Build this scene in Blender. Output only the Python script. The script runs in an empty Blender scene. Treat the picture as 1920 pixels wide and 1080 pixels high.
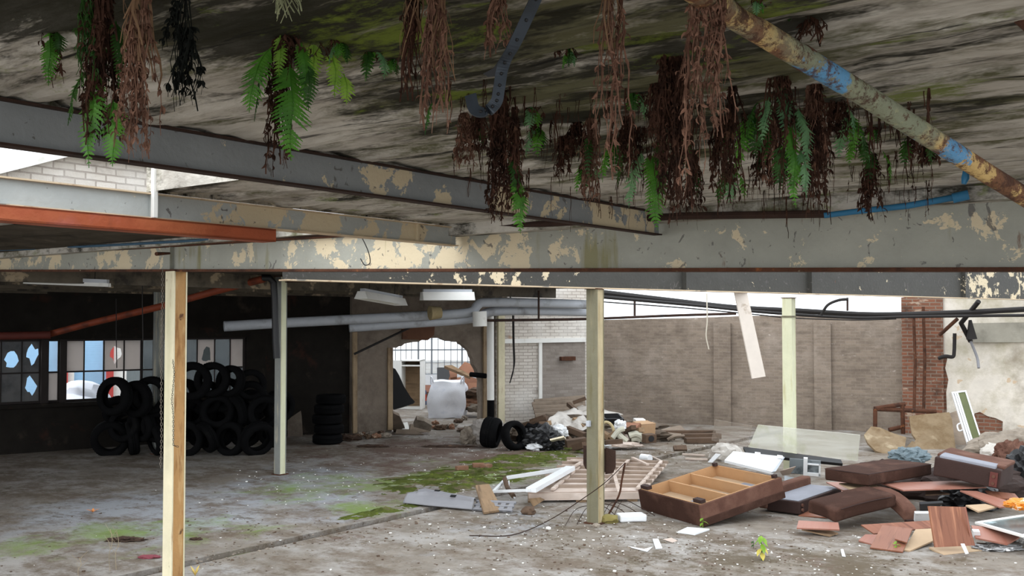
import bpy, bmesh, math, random
from mathutils import Vector, Matrix, noise
from mathutils.geometry import tessellate_polygon
R = random.Random(7)
S = bpy.context.scene
C = S.collection
V = Vector
PI = math.pi
# ------------------------------------------------------------------ camera
HC, FPX = 2.5, 1900.0
TH = math.atan(60 / FPX)
cam = bpy.data.objects.new('camera', bpy.data.cameras.new('camera'))
C.objects.link(cam)
cam.location = (0, 0, HC)
cam.rotation_euler = (PI / 2 + TH, 0, 0)
cam.data.sensor_width = 36
cam.data.lens = FPX / 1920 * 36
cam.data.clip_start = .05
cam.data.clip_end = 400
S.camera = cam
S.view_settings.view_transform = 'Standard'
S.view_settings.look = 'None'
S.view_settings.gamma = 1
S.view_settings.use_curve_mapping = False
O = V((0, 0, HC))


def ray(px, py):
    x, y = (px - 960) / FPX, (540 - py) / FPX
    d = V((x, math.cos(TH) - math.sin(TH) * y, math.sin(TH) + math.cos(TH) * y))
    return d / d.y


def P(px, py, d): return O + ray(px, py) * d


def Z(px, py, z=0.0):
    r = ray(px, py)
    return O + r * ((z - HC) / r.z)


A2 = math.radians(52.85)          # the building's grid: local x = v (right and away), local y = u (left and away)
D2 = V((math.cos(A2), math.sin(A2), 0))
D1 = V((-math.sin(A2), math.cos(A2), 0))


def UV(u, v, z=0.0): return D1 * u + D2 * v + V((0, 0, z))


# ------------------------------------------------------------------ materials
class NT:
    def __init__(s, name):
        s.m = bpy.data.materials.new(name)
        s.m.use_nodes = True
        s.t = s.m.node_tree
        s.n = s.t.nodes
        s.b = s.n['Principled BSDF']
        s.tc = s.n.new('ShaderNodeTexCoord')

    def set(s, node, k, v):
        if hasattr(v, 'is_output'):
            s.t.links.new(v, node.inputs[k])
        else:
            node.inputs[k].default_value = v

    def node(s, typ, ins, **kw):
        n = s.n.new(typ)
        for k, v in kw.items(): setattr(n, k, v)
        for k, v in ins.items(): s.set(n, k, v)
        return n

    def math(s, op, a, b=0.0, clamp=False):
        return s.node('ShaderNodeMath', {0: a, 1: b}, operation=op, use_clamp=clamp).outputs[0]

    def noise(s, vec, scale, detail=5, rough=.55, dist=0.0):
        return s.node('ShaderNodeTexNoise', {'Vector': vec, 'Scale': scale, 'Detail': detail, 'Roughness': rough, 'Distortion': dist}).outputs[0]

    def mr(s, v, a, b, c=0.0, d=1.0):
        return s.node('ShaderNodeMapRange', {0: v, 1: a, 2: b, 3: c, 4: d}).outputs[0]

    def mix(s, f, a, b, bt='MIX'):
        n = s.n.new('ShaderNodeMix')
        n.data_type = 'RGBA'
        n.blend_type = bt
        s.set(n, 0, f)
        s.set(n, 6, a)
        s.set(n, 7, b)
        return n.outputs[2]

    def map(s, vec, sc=(1, 1, 1), loc=(0, 0, 0)):
        return s.node('ShaderNodeMapping', {0: vec, 1: loc, 3: sc}).outputs[0]

    def spots(s, vec, sp):
        out = None
        for (x, y, z, r, w) in sp:
            d = s.node('ShaderNodeVectorMath', {0: vec, 1: (x, y, z)}, operation='DISTANCE').outputs[1]
            m = s.mr(d, r, r * .15, 0, w)
            out = m if out is None else s.math('MAXIMUM', out, m)
        return out


def c4(c):
    """sRGB 0-255 or hex -> linear rgba"""
    def f(x):
        x /= 255
        return x / 12.92 if x <= .04045 else ((x + .055) / 1.055) ** 2.4
    return (f(c[0]), f(c[1]), f(c[2]), 1)


MATS = {}


def mat(name, base, rough=.85, metal=0.0, spec=.3, layers=(), bump=0.0, bs=30.0, bst=(1, 1, 1), brick=None, vary=0.0, alpha=None, trans=0.0, rnd=True, brs=1.0):
    if name in MATS: return MATS[name]
    t = NT(name)
    vec = t.tc.outputs['Object']
    if rnd:   # every object gets its own cut of the pattern
        oi = t.n.new('ShaderNodeObjectInfo')
        k = t.math('MULTIPLY', oi.outputs['Random'], 37.0)
        pv = t.node('ShaderNodeVectorMath', {0: vec, 1: t.node('ShaderNodeCombineXYZ', {0: k, 1: k, 2: k}).outputs[0]}, operation='ADD').outputs[0]
    else:
        pv = vec
    col = c4(base)
    bh = None
    if brick:
        sx = t.node('ShaderNodeSeparateXYZ', {0: vec})
        bv = t.node('ShaderNodeCombineXYZ', {0: sx.outputs[0], 1: sx.outputs[2]}).outputs[0]
        wob = t.noise(pv, 3, 3)
        bv = t.node('ShaderNodeVectorMath', {0: bv, 1: t.node('ShaderNodeCombineXYZ', {0: t.math('MULTIPLY', t.math('SUBTRACT', wob, .5), .03), 1: t.math('MULTIPLY', t.math('SUBTRACT', wob, .5), .03)}).outputs[0]}, operation='ADD').outputs[0]
        b = t.node('ShaderNodeTexBrick', {'Vector': bv, 'Color1': c4(brick[0]), 'Color2': c4(brick[1]), 'Mortar': c4(brick[2]), 'Scale': 1.0,
                                          'Mortar Size': brick[3], 'Mortar Smooth': .3, 'Bias': 0.0, 'Brick Width': .235 * brs, 'Row Height': .078 * brs})
        col = b.outputs[0]
        bh = b.outputs[1]
    if vary:
        nv = t.noise(pv, 4, 8, .65)
        f = t.mr(nv, .25, .75, 1 - vary, 1 + vary)
        col = t.mix(1.0, col, t.node('ShaderNodeCombineColor', {0: f, 1: f, 2: f}).outputs[0], 'MULTIPLY')
    for L in layers:
        v2 = pv
        v2 = t.map(v2, L.get('st', (1, 1, 1)), L.get('off', (len(L) * 3.1 + L['s'], L['s'] * 2.3, 5.0)))
        m = t.noise(v2, L['s'], L.get('d', 6), L.get('ro', .6), L.get('di', 0.0))
        if L.get('spots'):
            m = t.math('ADD', m, t.spots(vec, L['spots']))
        m = t.mr(m, L['a'], L['b'], 0, L.get('amt', 1.0))
        col = t.mix(m, col, c4(L['c']))
    t.set(t.b, 'Base Color', col)
    t.set(t.b, 'Roughness', rough)
    t.set(t.b, 'Metallic', metal)
    t.set(t.b, 'Specular IOR Level', spec)
    if trans: t.set(t.b, 'Transmission Weight', trans)
    if alpha is not None: t.set(t.b, 'Alpha', alpha)
    h = None
    if bump:
        h = t.noise(t.map(pv, bst), bs, 6, .6)
        if bh is not None: h = t.math('SUBTRACT', h, t.math('MULTIPLY', bh, .8))
        bn = t.node('ShaderNodeBump', {'Strength': min(1, bump), 'Distance': .02, 'Height': h})
        t.t.links.new(bn.outputs[0], t.b.inputs['Normal'])
    MATS[name] = t.m
    return t.m


def glassy(name, col, a, rough=.1):
    if name in MATS: return MATS[name]
    m = mat(name, col, rough=rough, spec=.5, alpha=a, layers=[dict(c=[min(255, x + 30) for x in col], s=3, a=.4, b=.7)])
    return m


# ------------------------------------------------------------------ mesh builder
class MB:
    def __init__(s): s.v, s.f = [], []

    def add(s, vs, fs):
        k = len(s.v)
        s.v += [V(p) for p in vs]
        s.f += [tuple(i + k for i in f) for f in fs]
        return s

    def box(s, lo, hi, M=None):
        (x0, y0, z0), (x1, y1, z1) = lo, hi
        vs = [V(p) for p in ((x0, y0, z0), (x1, y0, z0), (x1, y1, z0), (x0, y1, z0), (x0, y0, z1), (x1, y0, z1), (x1, y1, z1), (x0, y1, z1))]
        if M: vs = [M @ p for p in vs]
        return s.add(vs, [(3, 2, 1, 0), (4, 5, 6, 7), (0, 1, 5, 4), (1, 2, 6, 5), (2, 3, 7, 6), (3, 0, 4, 7)])

    def rbox(s, lo, hi, r=.02, seg=2, M=None, wob=0.0, sub=0, seed=0):
        bm = bmesh.new()
        bmesh.ops.create_cube(bm, size=1)
        for v in bm.verts:
            v.co = V([lo[i] + (v.co[i] + .5) * (hi[i] - lo[i]) for i in range(3)])
        bmesh.ops.bevel(bm, geom=bm.edges[:], offset=r, segments=seg, profile=.6, affect='EDGES')
        if sub: bmesh.ops.subdivide_edges(bm, edges=bm.edges[:], cuts=sub, use_grid_fill=True)
        if wob:
            for v in bm.verts:
                q = v.co * 3.0 + V((seed, seed * 2, 0))
                v.co += V((noise.noise(q), noise.noise(q + V((9, 0, 0))), noise.noise(q + V((0, 9, 0))))) * wob
        return s.bm(bm, M)

    def bm(s, bm, M=None):
        bm.verts.index_update()
        vs = [(M @ v.co) if M else v.co.copy() for v in bm.verts]
        fs = [tuple(v.index for v in f.verts) for f in bm.faces]
        bm.free()
        return s.add(vs, fs)

    def lump(s, c, rad, amp=.25, seed=0, sub=3, fr=1.6, flat=False):
        bm = bmesh.new()
        bmesh.ops.create_icosphere(bm, subdivisions=sub, radius=1)
        for v in bm.verts:
            q = v.co * fr + V((seed * 3.7, seed, seed * 1.3))
            k = 1 + amp * noise.noise(q) + amp * .5 * noise.noise(q * 2.7)
            v.co = V((v.co.x * rad[0] * k, v.co.y * rad[1] * k, v.co.z * rad[2] * k))
            if flat and v.co.z < -rad[2] * .6: v.co.z = -rad[2] * .6
        return s.bm(bm, Matrix.Translation(V(c)))

    def tube(s, pts, r, n=8, cap=True):
        pts = [V(p) for p in pts]
        if not isinstance(r, (list, tuple)): r = [r] * len(pts)
        ref = None
        rings = []
        k = len(s.v)
        for i, p in enumerate(pts):
            t = (pts[min(i + 1, len(pts) - 1)] - pts[max(i - 1, 0)])
            if t.length < 1e-9: t = V((0, 0, 1))
            t.normalize()
            if ref is None:
                ref = V((0, 0, 1)) if abs(t.z) < .9 else V((1, 0, 0))
            a = (ref - t * ref.dot(t)).normalized()
            ref = a
            b = t.cross(a)
            for j in range(n):
                q = 2 * PI * j / n
                s.v.append(p + (a * math.cos(q) + b * math.sin(q)) * r[i])
        for i in range(len(pts) - 1):
            for j in range(n):
                s.f.append((k + i * n + j, k + i * n + (j + 1) % n, k + (i + 1) * n + (j + 1) % n, k + (i + 1) * n + j))
        if cap:
            s.f.append(tuple(k + j for j in reversed(range(n))))
            s.f.append(tuple(k + (len(pts) - 1) * n + j for j in range(n)))
        return s

    def poly(s, outer, holes=(), y0=0.0, y1=.1):
        """prism of an outline in local x,z extruded from y0 to y1"""
        loops = [[V((p[0], p[1], 0)) for p in L] for L in [outer] + list(holes)]
        tri = tessellate_polygon(loops)
        flat = [p for L in loops for p in L]
        k, n = len(s.v), len(flat)
        s.v += [V((p.x, y0, p.y)) for p in flat] + [V((p.x, y1, p.y)) for p in flat]
        for t in tri:
            a, b, c = (flat[i] for i in t)
            cr = (b.x - a.x) * (c.y - a.y) - (b.y - a.y) * (c.x - a.x)
            t = t if cr > 0 else t[::-1]
            s.f.append(tuple(k + i for i in t))
            s.f.append(tuple(k + n + i for i in t[::-1]))
        o = 0
        for L in loops:
            m = len(L)
            for i in range(m):
                j = (i + 1) % m
                s.f.append((k + o + i, k + o + j, k + n + o + j, k + n + o + i))
            o += m
        return s

    def grid(s, fn, nu, nv):
        k = len(s.v)
        for i in range(nu + 1):
            for j in range(nv + 1): s.v.append(V(fn(i / nu, j / nv)))
        for i in range(nu):
            for j in range(nv):
                a = k + i * (nv + 1) + j
                s.f.append((a, a + 1, a + nv + 2, a + nv + 1))
        return s

    def build(s, name, m, parent=None, M=None, smooth=False, recalc=True, solid=0.0):
        """M: where the object's own frame stands (geometry given in the world); with a parent the geometry is given in the parent's frame unless M is set"""
        me = bpy.data.meshes.new(name)
        vs = s.v
        if M is not None:
            iM = M.inverted()
            vs = [iM @ p for p in vs]
        me.from_pydata([tuple(p) for p in vs], [], s.f)
        if recalc:
            bm = bmesh.new()
            bm.from_mesh(me)
            bmesh.ops.recalc_face_normals(bm, faces=bm.faces[:])
            bm.to_mesh(me)
            bm.free()
        me.materials.append(m)
        if smooth:
            me.polygons.foreach_set('use_smooth', [True] * len(me.polygons))
            try: me.set_sharp_from_angle(angle=math.radians(40))
            except Exception: pass
        o = bpy.data.objects.new(name, me)
        C.objects.link(o)
        if parent is not None: o.parent = parent
        if M is not None: o.matrix_local = M if parent is None else parent.matrix_basis.inverted() @ M
        if solid:
            md = o.modifiers.new('thickness', 'SOLIDIFY')
            md.thickness = solid
        return o


def tag(o, label=None, cat=None, group=None, kind=None):
    if label: o['label'] = label
    if cat: o['category'] = cat
    if group: o['group'] = group
    if kind: o['kind'] = kind
    return o


def thing(name, label, cat, M=None, group=None, kind=None):
    o = bpy.data.objects.new(name, None)
    o.empty_display_size = .1
    C.objects.link(o)
    if M is not None:
        if not isinstance(M, Matrix): M = Matrix.Translation(V(M))
        o.matrix_basis = M
    return tag(o, label, cat, group, kind)


def T(p): return Matrix.Translation(V(p))


def axes(o, px, py):
    """orthonormal frame at o: x towards px, y near py, z up-ish; returns matrix and the two lengths"""
    ex = (px - o)
    lx = ex.length
    ex.normalize()
    y = py - o
    n = ex.cross(y).normalized()
    if n.z < 0: n = -n
    ey = n.cross(ex)
    ly = abs(y.dot(ey))
    if y.dot(ey) < 0: ey = -ey; n = ex.cross(ey)
    M = Matrix((ex, ey, n)).transposed().to_4x4()
    M.translation = o
    return M, lx, ly


def frame(o, ex, up=V((0, 0, 1))):
    ex = ex.normalized()
    ey = up.cross(ex).normalized()
    ez = ex.cross(ey)
    M = Matrix((ex, ey, ez)).transposed().to_4x4()
    M.translation = o
    return M


def plate(name, label, cat, pts, th, m, group=None, parent=None, bend=0.0):
    """a board whose four top corners are given (px, py, z): real thickness below"""
    w = [Z(*p) for p in pts]
    cen = sum(w, V()) / len(w)                  # flatten: slide every corner along its sight line onto one plane
    nn = V()
    for i in range(len(w)): nn += (w[i] - cen).cross(w[(i + 1) % len(w)] - cen)
    w = [O + ray(p[0], p[1]) * ((cen - O).dot(nn) / ray(p[0], p[1]).dot(nn)) for p in pts]
    M, _, _ = axes(w[0], w[1], w[-1])
    n = M.to_3x3().col[2]
    if n.z < 0: n = -n
    b = MB()
    k = len(w)
    b.add(w + [p - n * th for p in w], [tuple(range(k)), tuple(range(2 * k - 1, k - 1, -1))] + [(i, (i + 1) % k, k + (i + 1) % k, k + i) for i in range(k)])
    o = b.build(name, m, parent, M)
    if label: tag(o, label, cat, group)
    return o


def bar(b, p, q, w, h, up=V((0, 0, 1))):
    """rectangular bar p->q"""
    p, q = V(p), V(q)
    L = (q - p).length
    d = (q - p).normalized()
    if abs(d.dot(up)) > .95: up = V((0, 1, 0))
    return b.box((0, -w / 2, -h / 2), (L, w / 2, h / 2), frame(p, q - p, up))


def arc(pts, n=8):
    """smooth (Catmull-Rom) path through points"""
    pts = [V(p) for p in pts]
    q = [pts[0] * 2 - pts[1]] + pts + [pts[-1] * 2 - pts[-2]]
    out = []
    for i in range(1, len(q) - 2):
        a, b, c, d = q[i - 1:i + 3]
        for k in range(n):
            t = k / n
            out.append(.5 * (2 * b + (c - a) * t + (2 * a - 5 * b + 4 * c - d) * t * t + (3 * b - a - 3 * c + d) * t ** 3))
    out.append(pts[-1])
    return out
# ------------------------------------------------------------------ materials of the place
UVM = Matrix.Rotation(A2, 4, 'Z')


def L2(p):      # world point -> (v, u, z) in the building grid
    return V((p.dot(D2), p.dot(D1), p.z))


def sp(px, py, r, w, z=0.0):
    q = L2(Z(px, py, z))
    return (q.x, q.y, z, r, w)


m_floor = mat('floor_concrete', (124, 116, 106), rough=.85, spec=.25, rnd=False, vary=.2, bump=.9, bs=7, layers=[
    dict(c=(154, 150, 145), s=.9, a=.46, b=.6, amt=.85, ro=.75, st=(1.2, .85, 1)),
    dict(c=(152, 156, 162), s=.5, a=.62, b=.8, amt=.8, ro=.7, off=(2, 19, 1), spots=[sp(240, 970, 3.5, .25), sp(620, 930, 2.5, .22), sp(560, 900, 3, .2), sp(1000, 985, 1.2, .16), sp(60, 985, 3, .22)]),  # bluish pale spots paint the sky light falling on the floor
    dict(c=(96, 82, 68), s=1.3, a=.47, b=.6, amt=.8, ro=.8, st=(1.25, .85, 1), off=(4, 9, 1)),
    dict(c=(82, 70, 52), s=2.2, a=.55, b=.66, amt=.85, ro=.82, st=(1.15, .9, 1), off=(14, 9, 1), spots=[sp(1350, 1045, 1.5, .12), sp(1620, 1060, 1.5, .12), sp(1050, 975, 1.6, .07), sp(1200, 860, 3, .1), sp(1150, 1060, 1.2, .06)]),
    dict(c=(88, 64, 52), s=1.0, a=.58, b=.7, amt=.8, ro=.8, off=(14, 2, 1), spots=[sp(800, 845, 3.8, .2), sp(640, 840, 2.5, .1)]),
    dict(c=(112, 136, 62), s=1.0, a=.74, b=.94, amt=.8, ro=.75, di=.4, off=(1, 7, 3), spots=[sp(870, 890, 2.6, .4), sp(680, 905, 2.2, .36), sp(560, 920, 2.0, .34), sp(240, 1005, 1.7, .38), sp(60, 1030, 1.7, .34), sp(700, 950, 1.2, .36), sp(480, 985, 1.6, .25), sp(1000, 870, 2.0, .25)]),
    dict(c=(60, 50, 42), s=6, a=.6, b=.67, amt=.75, ro=.82, off=(8, 1, 3), st=(1.4, .8, 1)),
    dict(c=(54, 46, 38), s=16, a=.62, b=.68, amt=.7, ro=.75, off=(18, 1, 3)),
    dict(c=(204, 201, 194), s=14, a=.66, b=.7, amt=.75, ro=.75, off=(2, 4, 3)),
])
m_ceil = mat('soffit_concrete', (178, 173, 164), rough=.95, spec=.15, rnd=False, vary=.2, bump=.8, bs=14, bst=(1, .35, 1), layers=[
    dict(c=(208, 205, 197), s=1.5, a=.45, b=.68, amt=.75, st=(2, .5, 1), ro=.75),
    dict(c=(108, 101, 92), s=2.2, a=.5, b=.68, amt=.7, st=(2.2, .4, 1), ro=.75, off=(9, 2, 1)),
    dict(c=(72, 72, 36), s=2.6, a=.5, b=.64, amt=.88, st=(2.0, .6, 1), ro=.75, off=(19, 2, 1), spots=[sp(1120, 170, .9, .16, 3.18), sp(1000, 60, .7, .16, 3.18), sp(1300, 150, .6, .16, 3.18), sp(1100, 270, 1.0, .12, 3.18), sp(560, 40, .6, .14, 3.18), sp(840, 60, .5, .16, 3.18), sp(200, 20, .5, .12, 3.18), sp(1450, 240, .9, .1, 3.18), sp(700, 90, .8, .1, 3.18), sp(1120, 170, .75, .12, 3.18), sp(1700, 190, .5, .05, 3.18), sp(300, 40, .7, .1, 3.18), sp(980, 60, .6, .12, 3.18), sp(1780, 250, .8, .08, 3.18)]),
    dict(c=(36, 35, 26), s=2.4, a=.54, b=.64, amt=.93, st=(2.2, .5, 1), ro=.75, off=(3, 12, 1), spots=[sp(560, 45, .6, .24, 3.18), sp(140, 25, .5, .22, 3.18), sp(330, 50, .45, .22, 3.18), sp(0, 60, .4, .16, 3.18), sp(700, 60, .5, .2, 3.18), sp(1000, 120, .8, .16, 3.18), sp(780, 100, .5, .14, 3.18), sp(1250, 90, .5, .17, 3.18), sp(850, 20, .5, .15, 3.18), sp(1350, 230, .9, .14, 3.18), sp(1130, 270, 1.1, .12, 3.18), sp(1560, 230, .6, .12, 3.18), sp(1480, 20, .3, .12, 3.18)]),
    dict(c=(24, 23, 20), s=2.6, a=.63, b=.67, amt=.9, st=(7, .35, 1), ro=.6, off=(13, 5, 1)),
    dict(c=(104, 118, 44), s=3.4, a=.6, b=.7, amt=.85, st=(1.6, .7, 1), ro=.75, off=(7, 22, 1), spots=[sp(1730, 180, .22, .22, 3.18), sp(760, 60, .4, .12, 3.18), sp(1260, 80, .35, .14, 3.18), sp(1420, 10, .3, .12, 3.18)]),
])
m_ceil_shade = mat('shaded_soffit', (74, 68, 60), rough=.95, spec=.1, vary=.3, layers=[dict(c=(120, 108, 92), s=2, a=.6, b=.7, amt=.6, st=(1, 3, 1)), dict(c=(26, 24, 22), s=1.2, a=.5, b=.7, amt=.8)])  # shaded copy of the soffit concrete, the bay's dimness put into its colour
m_cream_post = mat('cream_post_paint', (212, 203, 174), rough=.6, vary=.1, bump=.2, bs=20, layers=[
    dict(c=(190, 186, 150), s=1.4, a=.5, b=.7, amt=.6, st=(3, 3, .5)),
    dict(c=(150, 104, 56), s=3.0, a=.6, b=.75, amt=.85, st=(5, 5, .7), off=(2, 7, 1)),
    dict(c=(88, 46, 24), s=7, a=.68, b=.73, amt=.9, st=(1, 1, .6), off=(9, 7, 1))])
m_olive_post = mat('olive_post_paint', (112, 108, 88), rough=.65, vary=.12, bump=.2, bs=20, layers=[
    dict(c=(140, 130, 100), s=2, a=.55, b=.65, amt=.7, st=(4, 4, .5)),
    dict(c=(96, 88, 56), s=2.4, a=.52, b=.7, amt=.7, st=(5, 5, .6), off=(5, 3, 1)),
    dict(c=(84, 48, 26), s=6, a=.67, b=.73, amt=.9, st=(1, 1, .6), off=(9, 7, 1))])
m_pale_post = mat('pale_green_post_paint', (208, 208, 178), rough=.6, vary=.08, bump=.15, bs=20, layers=[
    dict(c=(176, 166, 116), s=2.4, a=.57, b=.72, amt=.7, st=(5, 5, .5), off=(2, 7, 1)),
    dict(c=(120, 80, 40), s=6, a=.7, b=.75, amt=.8, st=(1, 1, .6), off=(9, 7, 1))])
m_greypost = mat('grey_post_paint', (128, 130, 126), rough=.65, vary=.12, bump=.2, bs=20, layers=[
    dict(c=(170, 164, 144), s=2.2, a=.58, b=.64, amt=.8, st=(4, 4, .5), off=(2, 7, 1)),
    dict(c=(88, 52, 30), s=5, a=.66, b=.74, amt=.85, st=(1, 1, .6), off=(9, 7, 1))])
m_rust = mat('rust', (80, 50, 35), rough=.95, vary=.3, bump=.6, bs=35, layers=[dict(c=(52, 34, 26), s=7, a=.5, b=.65, amt=.85), dict(c=(140, 84, 46), s=9, a=.62, b=.7, amt=.7), dict(c=(150, 140, 116), s=8, a=.68, b=.71, amt=.7, off=(3, 7, 1))])
m_darkrust = mat('dark_rust', (54, 38, 31), rough=.95, vary=.25, bump=.4, bs=35, layers=[dict(c=(30, 26, 24), s=5, a=.5, b=.7, amt=.8)])
# painted steel girders: grey coat peeling to cream, each with its own worn places
CREAM, GREYP = (200, 185, 156), (148, 148, 138)


def girder_paint(name, base=GREYP, peel=(), peel_a=.6, streak=.62, moss=(), light=(166, 165, 154)):
    return mat(name, base, rough=.6, vary=.1, bump=.3, bs=22, rnd=False, layers=[
        dict(c=light, s=1.6, a=.5, b=.72, amt=.5, st=(1, 1, 1.5)),
        dict(c=CREAM, s=4.5, a=peel_a, b=peel_a + .012, ro=.7, di=.35, off=(4, 8, 2), spots=list(peel)),
        dict(c=(88, 84, 82), s=11, a=.635, b=.66, amt=.8, di=1.2, off=(14, 8, 2)),
        dict(c=(118, 112, 66), s=3.0, a=streak, b=streak + .16, amt=.75, st=(3.2, 3.2, .35), off=(1, 3, 6), spots=list(moss)),
        dict(c=(96, 58, 34), s=6.0, a=.66, b=.73, amt=.85, st=(2, 2, .5), off=(11, 3, 6))])


m_brick_grey = mat('grimy_brick', (0, 0, 0), rough=.95, spec=.1, brick=((136, 123, 110), (121, 109, 98), (137, 126, 115), .006), bump=.4, bs=25, rnd=False, brs=.9, layers=[
    dict(c=(166, 155, 144), s=.5, a=.5, b=.72, amt=.6, ro=.75), dict(c=(96, 86, 76), s=2.4, a=.5, b=.68, amt=.6, ro=.75, st=(1, 1, 3), off=(4, 3, 1)), dict(c=(86, 76, 67), s=.6, a=.5, b=.72, amt=.7, ro=.7, off=(8, 3, 1)),
    dict(c=(186, 176, 166), s=4.5, a=.695, b=.72, amt=.7, st=(.8, 1, 2.4), off=(2, 3, 1)), dict(c=(166, 92, 56), s=3.6, a=.735, b=.76, amt=.8, st=(.7, 1, 2.2), off=(22, 3, 1))])
m_brick_red = mat('red_brick', (0, 0, 0), rough=.95, spec=.1, brick=((128, 86, 68), (104, 74, 60), (126, 112, 100), .012), bump=.5, bs=25, rnd=False, layers=[
    dict(c=(168, 150, 132), s=3.5, a=.62, b=.66, amt=.8, st=(.8, 1, 2)), dict(c=(66, 48, 40), s=2, a=.55, b=.7, amt=.8, off=(8, 3, 1))])
m_brick_white = mat('whitewashed_brick', (0, 0, 0), rough=.9, spec=.15, brick=((206, 199, 190), (190, 182, 172), (164, 155, 146), .010), bump=.6, bs=25, rnd=False, layers=[
    dict(c=(222, 219, 214), s=.9, a=.45, b=.7, amt=.6), dict(c=(168, 138, 116), s=1.6, a=.62, b=.68, amt=.85, ro=.7, off=(8, 3, 1)), dict(c=(104, 92, 82), s=1.2, a=.62, b=.75, amt=.7, off=(3, 3, 9))])
m_plaster = mat('flaking_plaster', (205, 198, 187), rough=.9, spec=.15, rnd=False, vary=.12, bump=.4, bs=8, layers=[
    dict(c=(158, 150, 126), s=.8, a=.46, b=.66, amt=.8, ro=.7), dict(c=(126, 116, 98), s=1.1, a=.54, b=.7, amt=.75, off=(8, 3, 1)), dict(c=(186, 164, 138), s=2, a=.63, b=.65, amt=.9, off=(18, 3, 1)),
    dict(c=(112, 110, 70), s=1, a=.62, b=.8, amt=.6, st=(1, 1, .6), off=(5, 13, 1))])
m_render = mat('stained_render', (120, 109, 98), rough=.95, spec=.1, rnd=False, vary=.18, bump=.5, bs=9, layers=[
    dict(c=(160, 150, 138), s=.9, a=.5, b=.7, amt=.6, ro=.7), dict(c=(70, 60, 52), s=.8, a=.5, b=.72, amt=.75, ro=.7, off=(8, 3, 1)), dict(c=(52, 42, 36), s=2.5, a=.62, b=.72, amt=.7, st=(2, 1, .5), off=(18, 3, 1))])
m_bay_shade = mat('bay_shade_wall', (34, 31, 28), rough=.95, spec=.1, vary=.3, layers=[dict(c=(66, 58, 50), s=2, a=.6, b=.7, amt=.6), dict(c=(74, 44, 34), s=1.5, a=.62, b=.75, amt=.6, off=(5, 1, 1))])  # wall colour darkened to carry the shade of the unlit bay
m_black = mat('black_rubber', (13, 13, 14), rough=.9, spec=.08, vary=.2, bump=.2, bs=60, layers=[dict(c=(26, 25, 24), s=4, a=.6, b=.75, amt=.6)])
m_blackpl = mat('black_plastic', (20, 20, 22), rough=.45, spec=.4)
m_duct = mat('grey_duct', (176, 180, 186), rough=.5, vary=.08, layers=[dict(c=(118, 116, 114), s=2.5, a=.55, b=.7, amt=.7)])
m_white = mat('white_paint', (226, 225, 220), rough=.55, vary=.05, layers=[dict(c=(176, 168, 152), s=3, a=.6, b=.75, amt=.6)])
m_whitepl = mat('white_plastic', (222, 224, 226), rough=.4, vary=.04, layers=[dict(c=(180, 178, 170), s=5, a=.62, b=.75, amt=.5)])
m_redpaint = mat('red_oxide_paint', (150, 74, 44), rough=.6, vary=.15, bump=.3, bs=20, layers=[dict(c=(184, 112, 72), s=1.6, a=.5, b=.7, amt=.7, st=(.6, 1, 1)), dict(c=(150, 90, 96), s=1.2, a=.57, b=.72, amt=.6, off=(7, 1, 1)), dict(c=(86, 44, 28), s=3, a=.56, b=.7, amt=.8, off=(3, 9, 1)), dict(c=(124, 128, 72), s=2, a=.66, b=.76, amt=.6, off=(9, 9, 1))])
PIPE = [P(1270, -42, 1.98), P(1372, 28, 2.22), P(1620, 178, 2.6), P(1850, 325, 2.95), P(1975, 402, 3.15), P(2330, 640, 3.7)]
_pi = frame(PIPE[0], PIPE[-1] - PIPE[0]).inverted()
on_pipe = lambda px, py, d, r, w: (*(_pi @ P(px, py, d)), r, w)
m_pipe = mat('flaking_blue_pipe', (122, 84, 58), rough=.75, vary=.25, bump=.8, bs=45, rnd=False, layers=[
    dict(c=(210, 178, 116), s=13, a=.54, b=.6, amt=.9, ro=.75, spots=[on_pipe(1400, 45, 2.28, .2, .05), on_pipe(1820, 305, 2.9, .12, .07)]), dict(c=(140, 152, 128), s=3, a=.52, b=.62, amt=.8, st=(.6, 1, 1), off=(5, 1, 1), spots=[on_pipe(1680, 214, 2.69, .3, .14), on_pipe(1480, 92, 2.4, .1, .1), on_pipe(1610, 170, 2.59, .2, .1)]),
    dict(c=(92, 152, 196), s=9, a=.64, b=.68, amt=.95, ro=.75, off=(2, 5, 1), spots=[on_pipe(1550, 136, 2.49, .17, .24), on_pipe(1768, 272, 2.83, .13, .24), on_pipe(1710, 235, 2.74, .14, .1)]),
    dict(c=(82, 50, 34), s=34, a=.54, b=.6, amt=.85, ro=.75, off=(12, 8, 1)), dict(c=(70, 42, 29), s=12, a=.55, b=.62, amt=.85, ro=.8, off=(2, 8, 1), spots=[on_pipe(1890, 350, 3.0, .17, .14), on_pipe(1375, 30, 2.2, .2, .05)])])
m_bluepipe = mat('blue_pipe_paint', (44, 104, 140), rough=.55, vary=.2, layers=[dict(c=(60, 52, 46), s=6, a=.62, b=.68, amt=.8)])
m_steel = mat('dark_strap_steel', (50, 56, 63), rough=.5, metal=.3, vary=.15, layers=[dict(c=(40, 44, 48), s=12, a=.5, b=.65, amt=.7), dict(c=(170, 110, 84), s=9, a=.7, b=.73, amt=.9, off=(4, 1, 1))])
m_wire = mat('dark_cable', (34, 31, 30), rough=.7)
m_chain = mat('chain_steel', (110, 102, 94), rough=.5, metal=.6)

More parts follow.
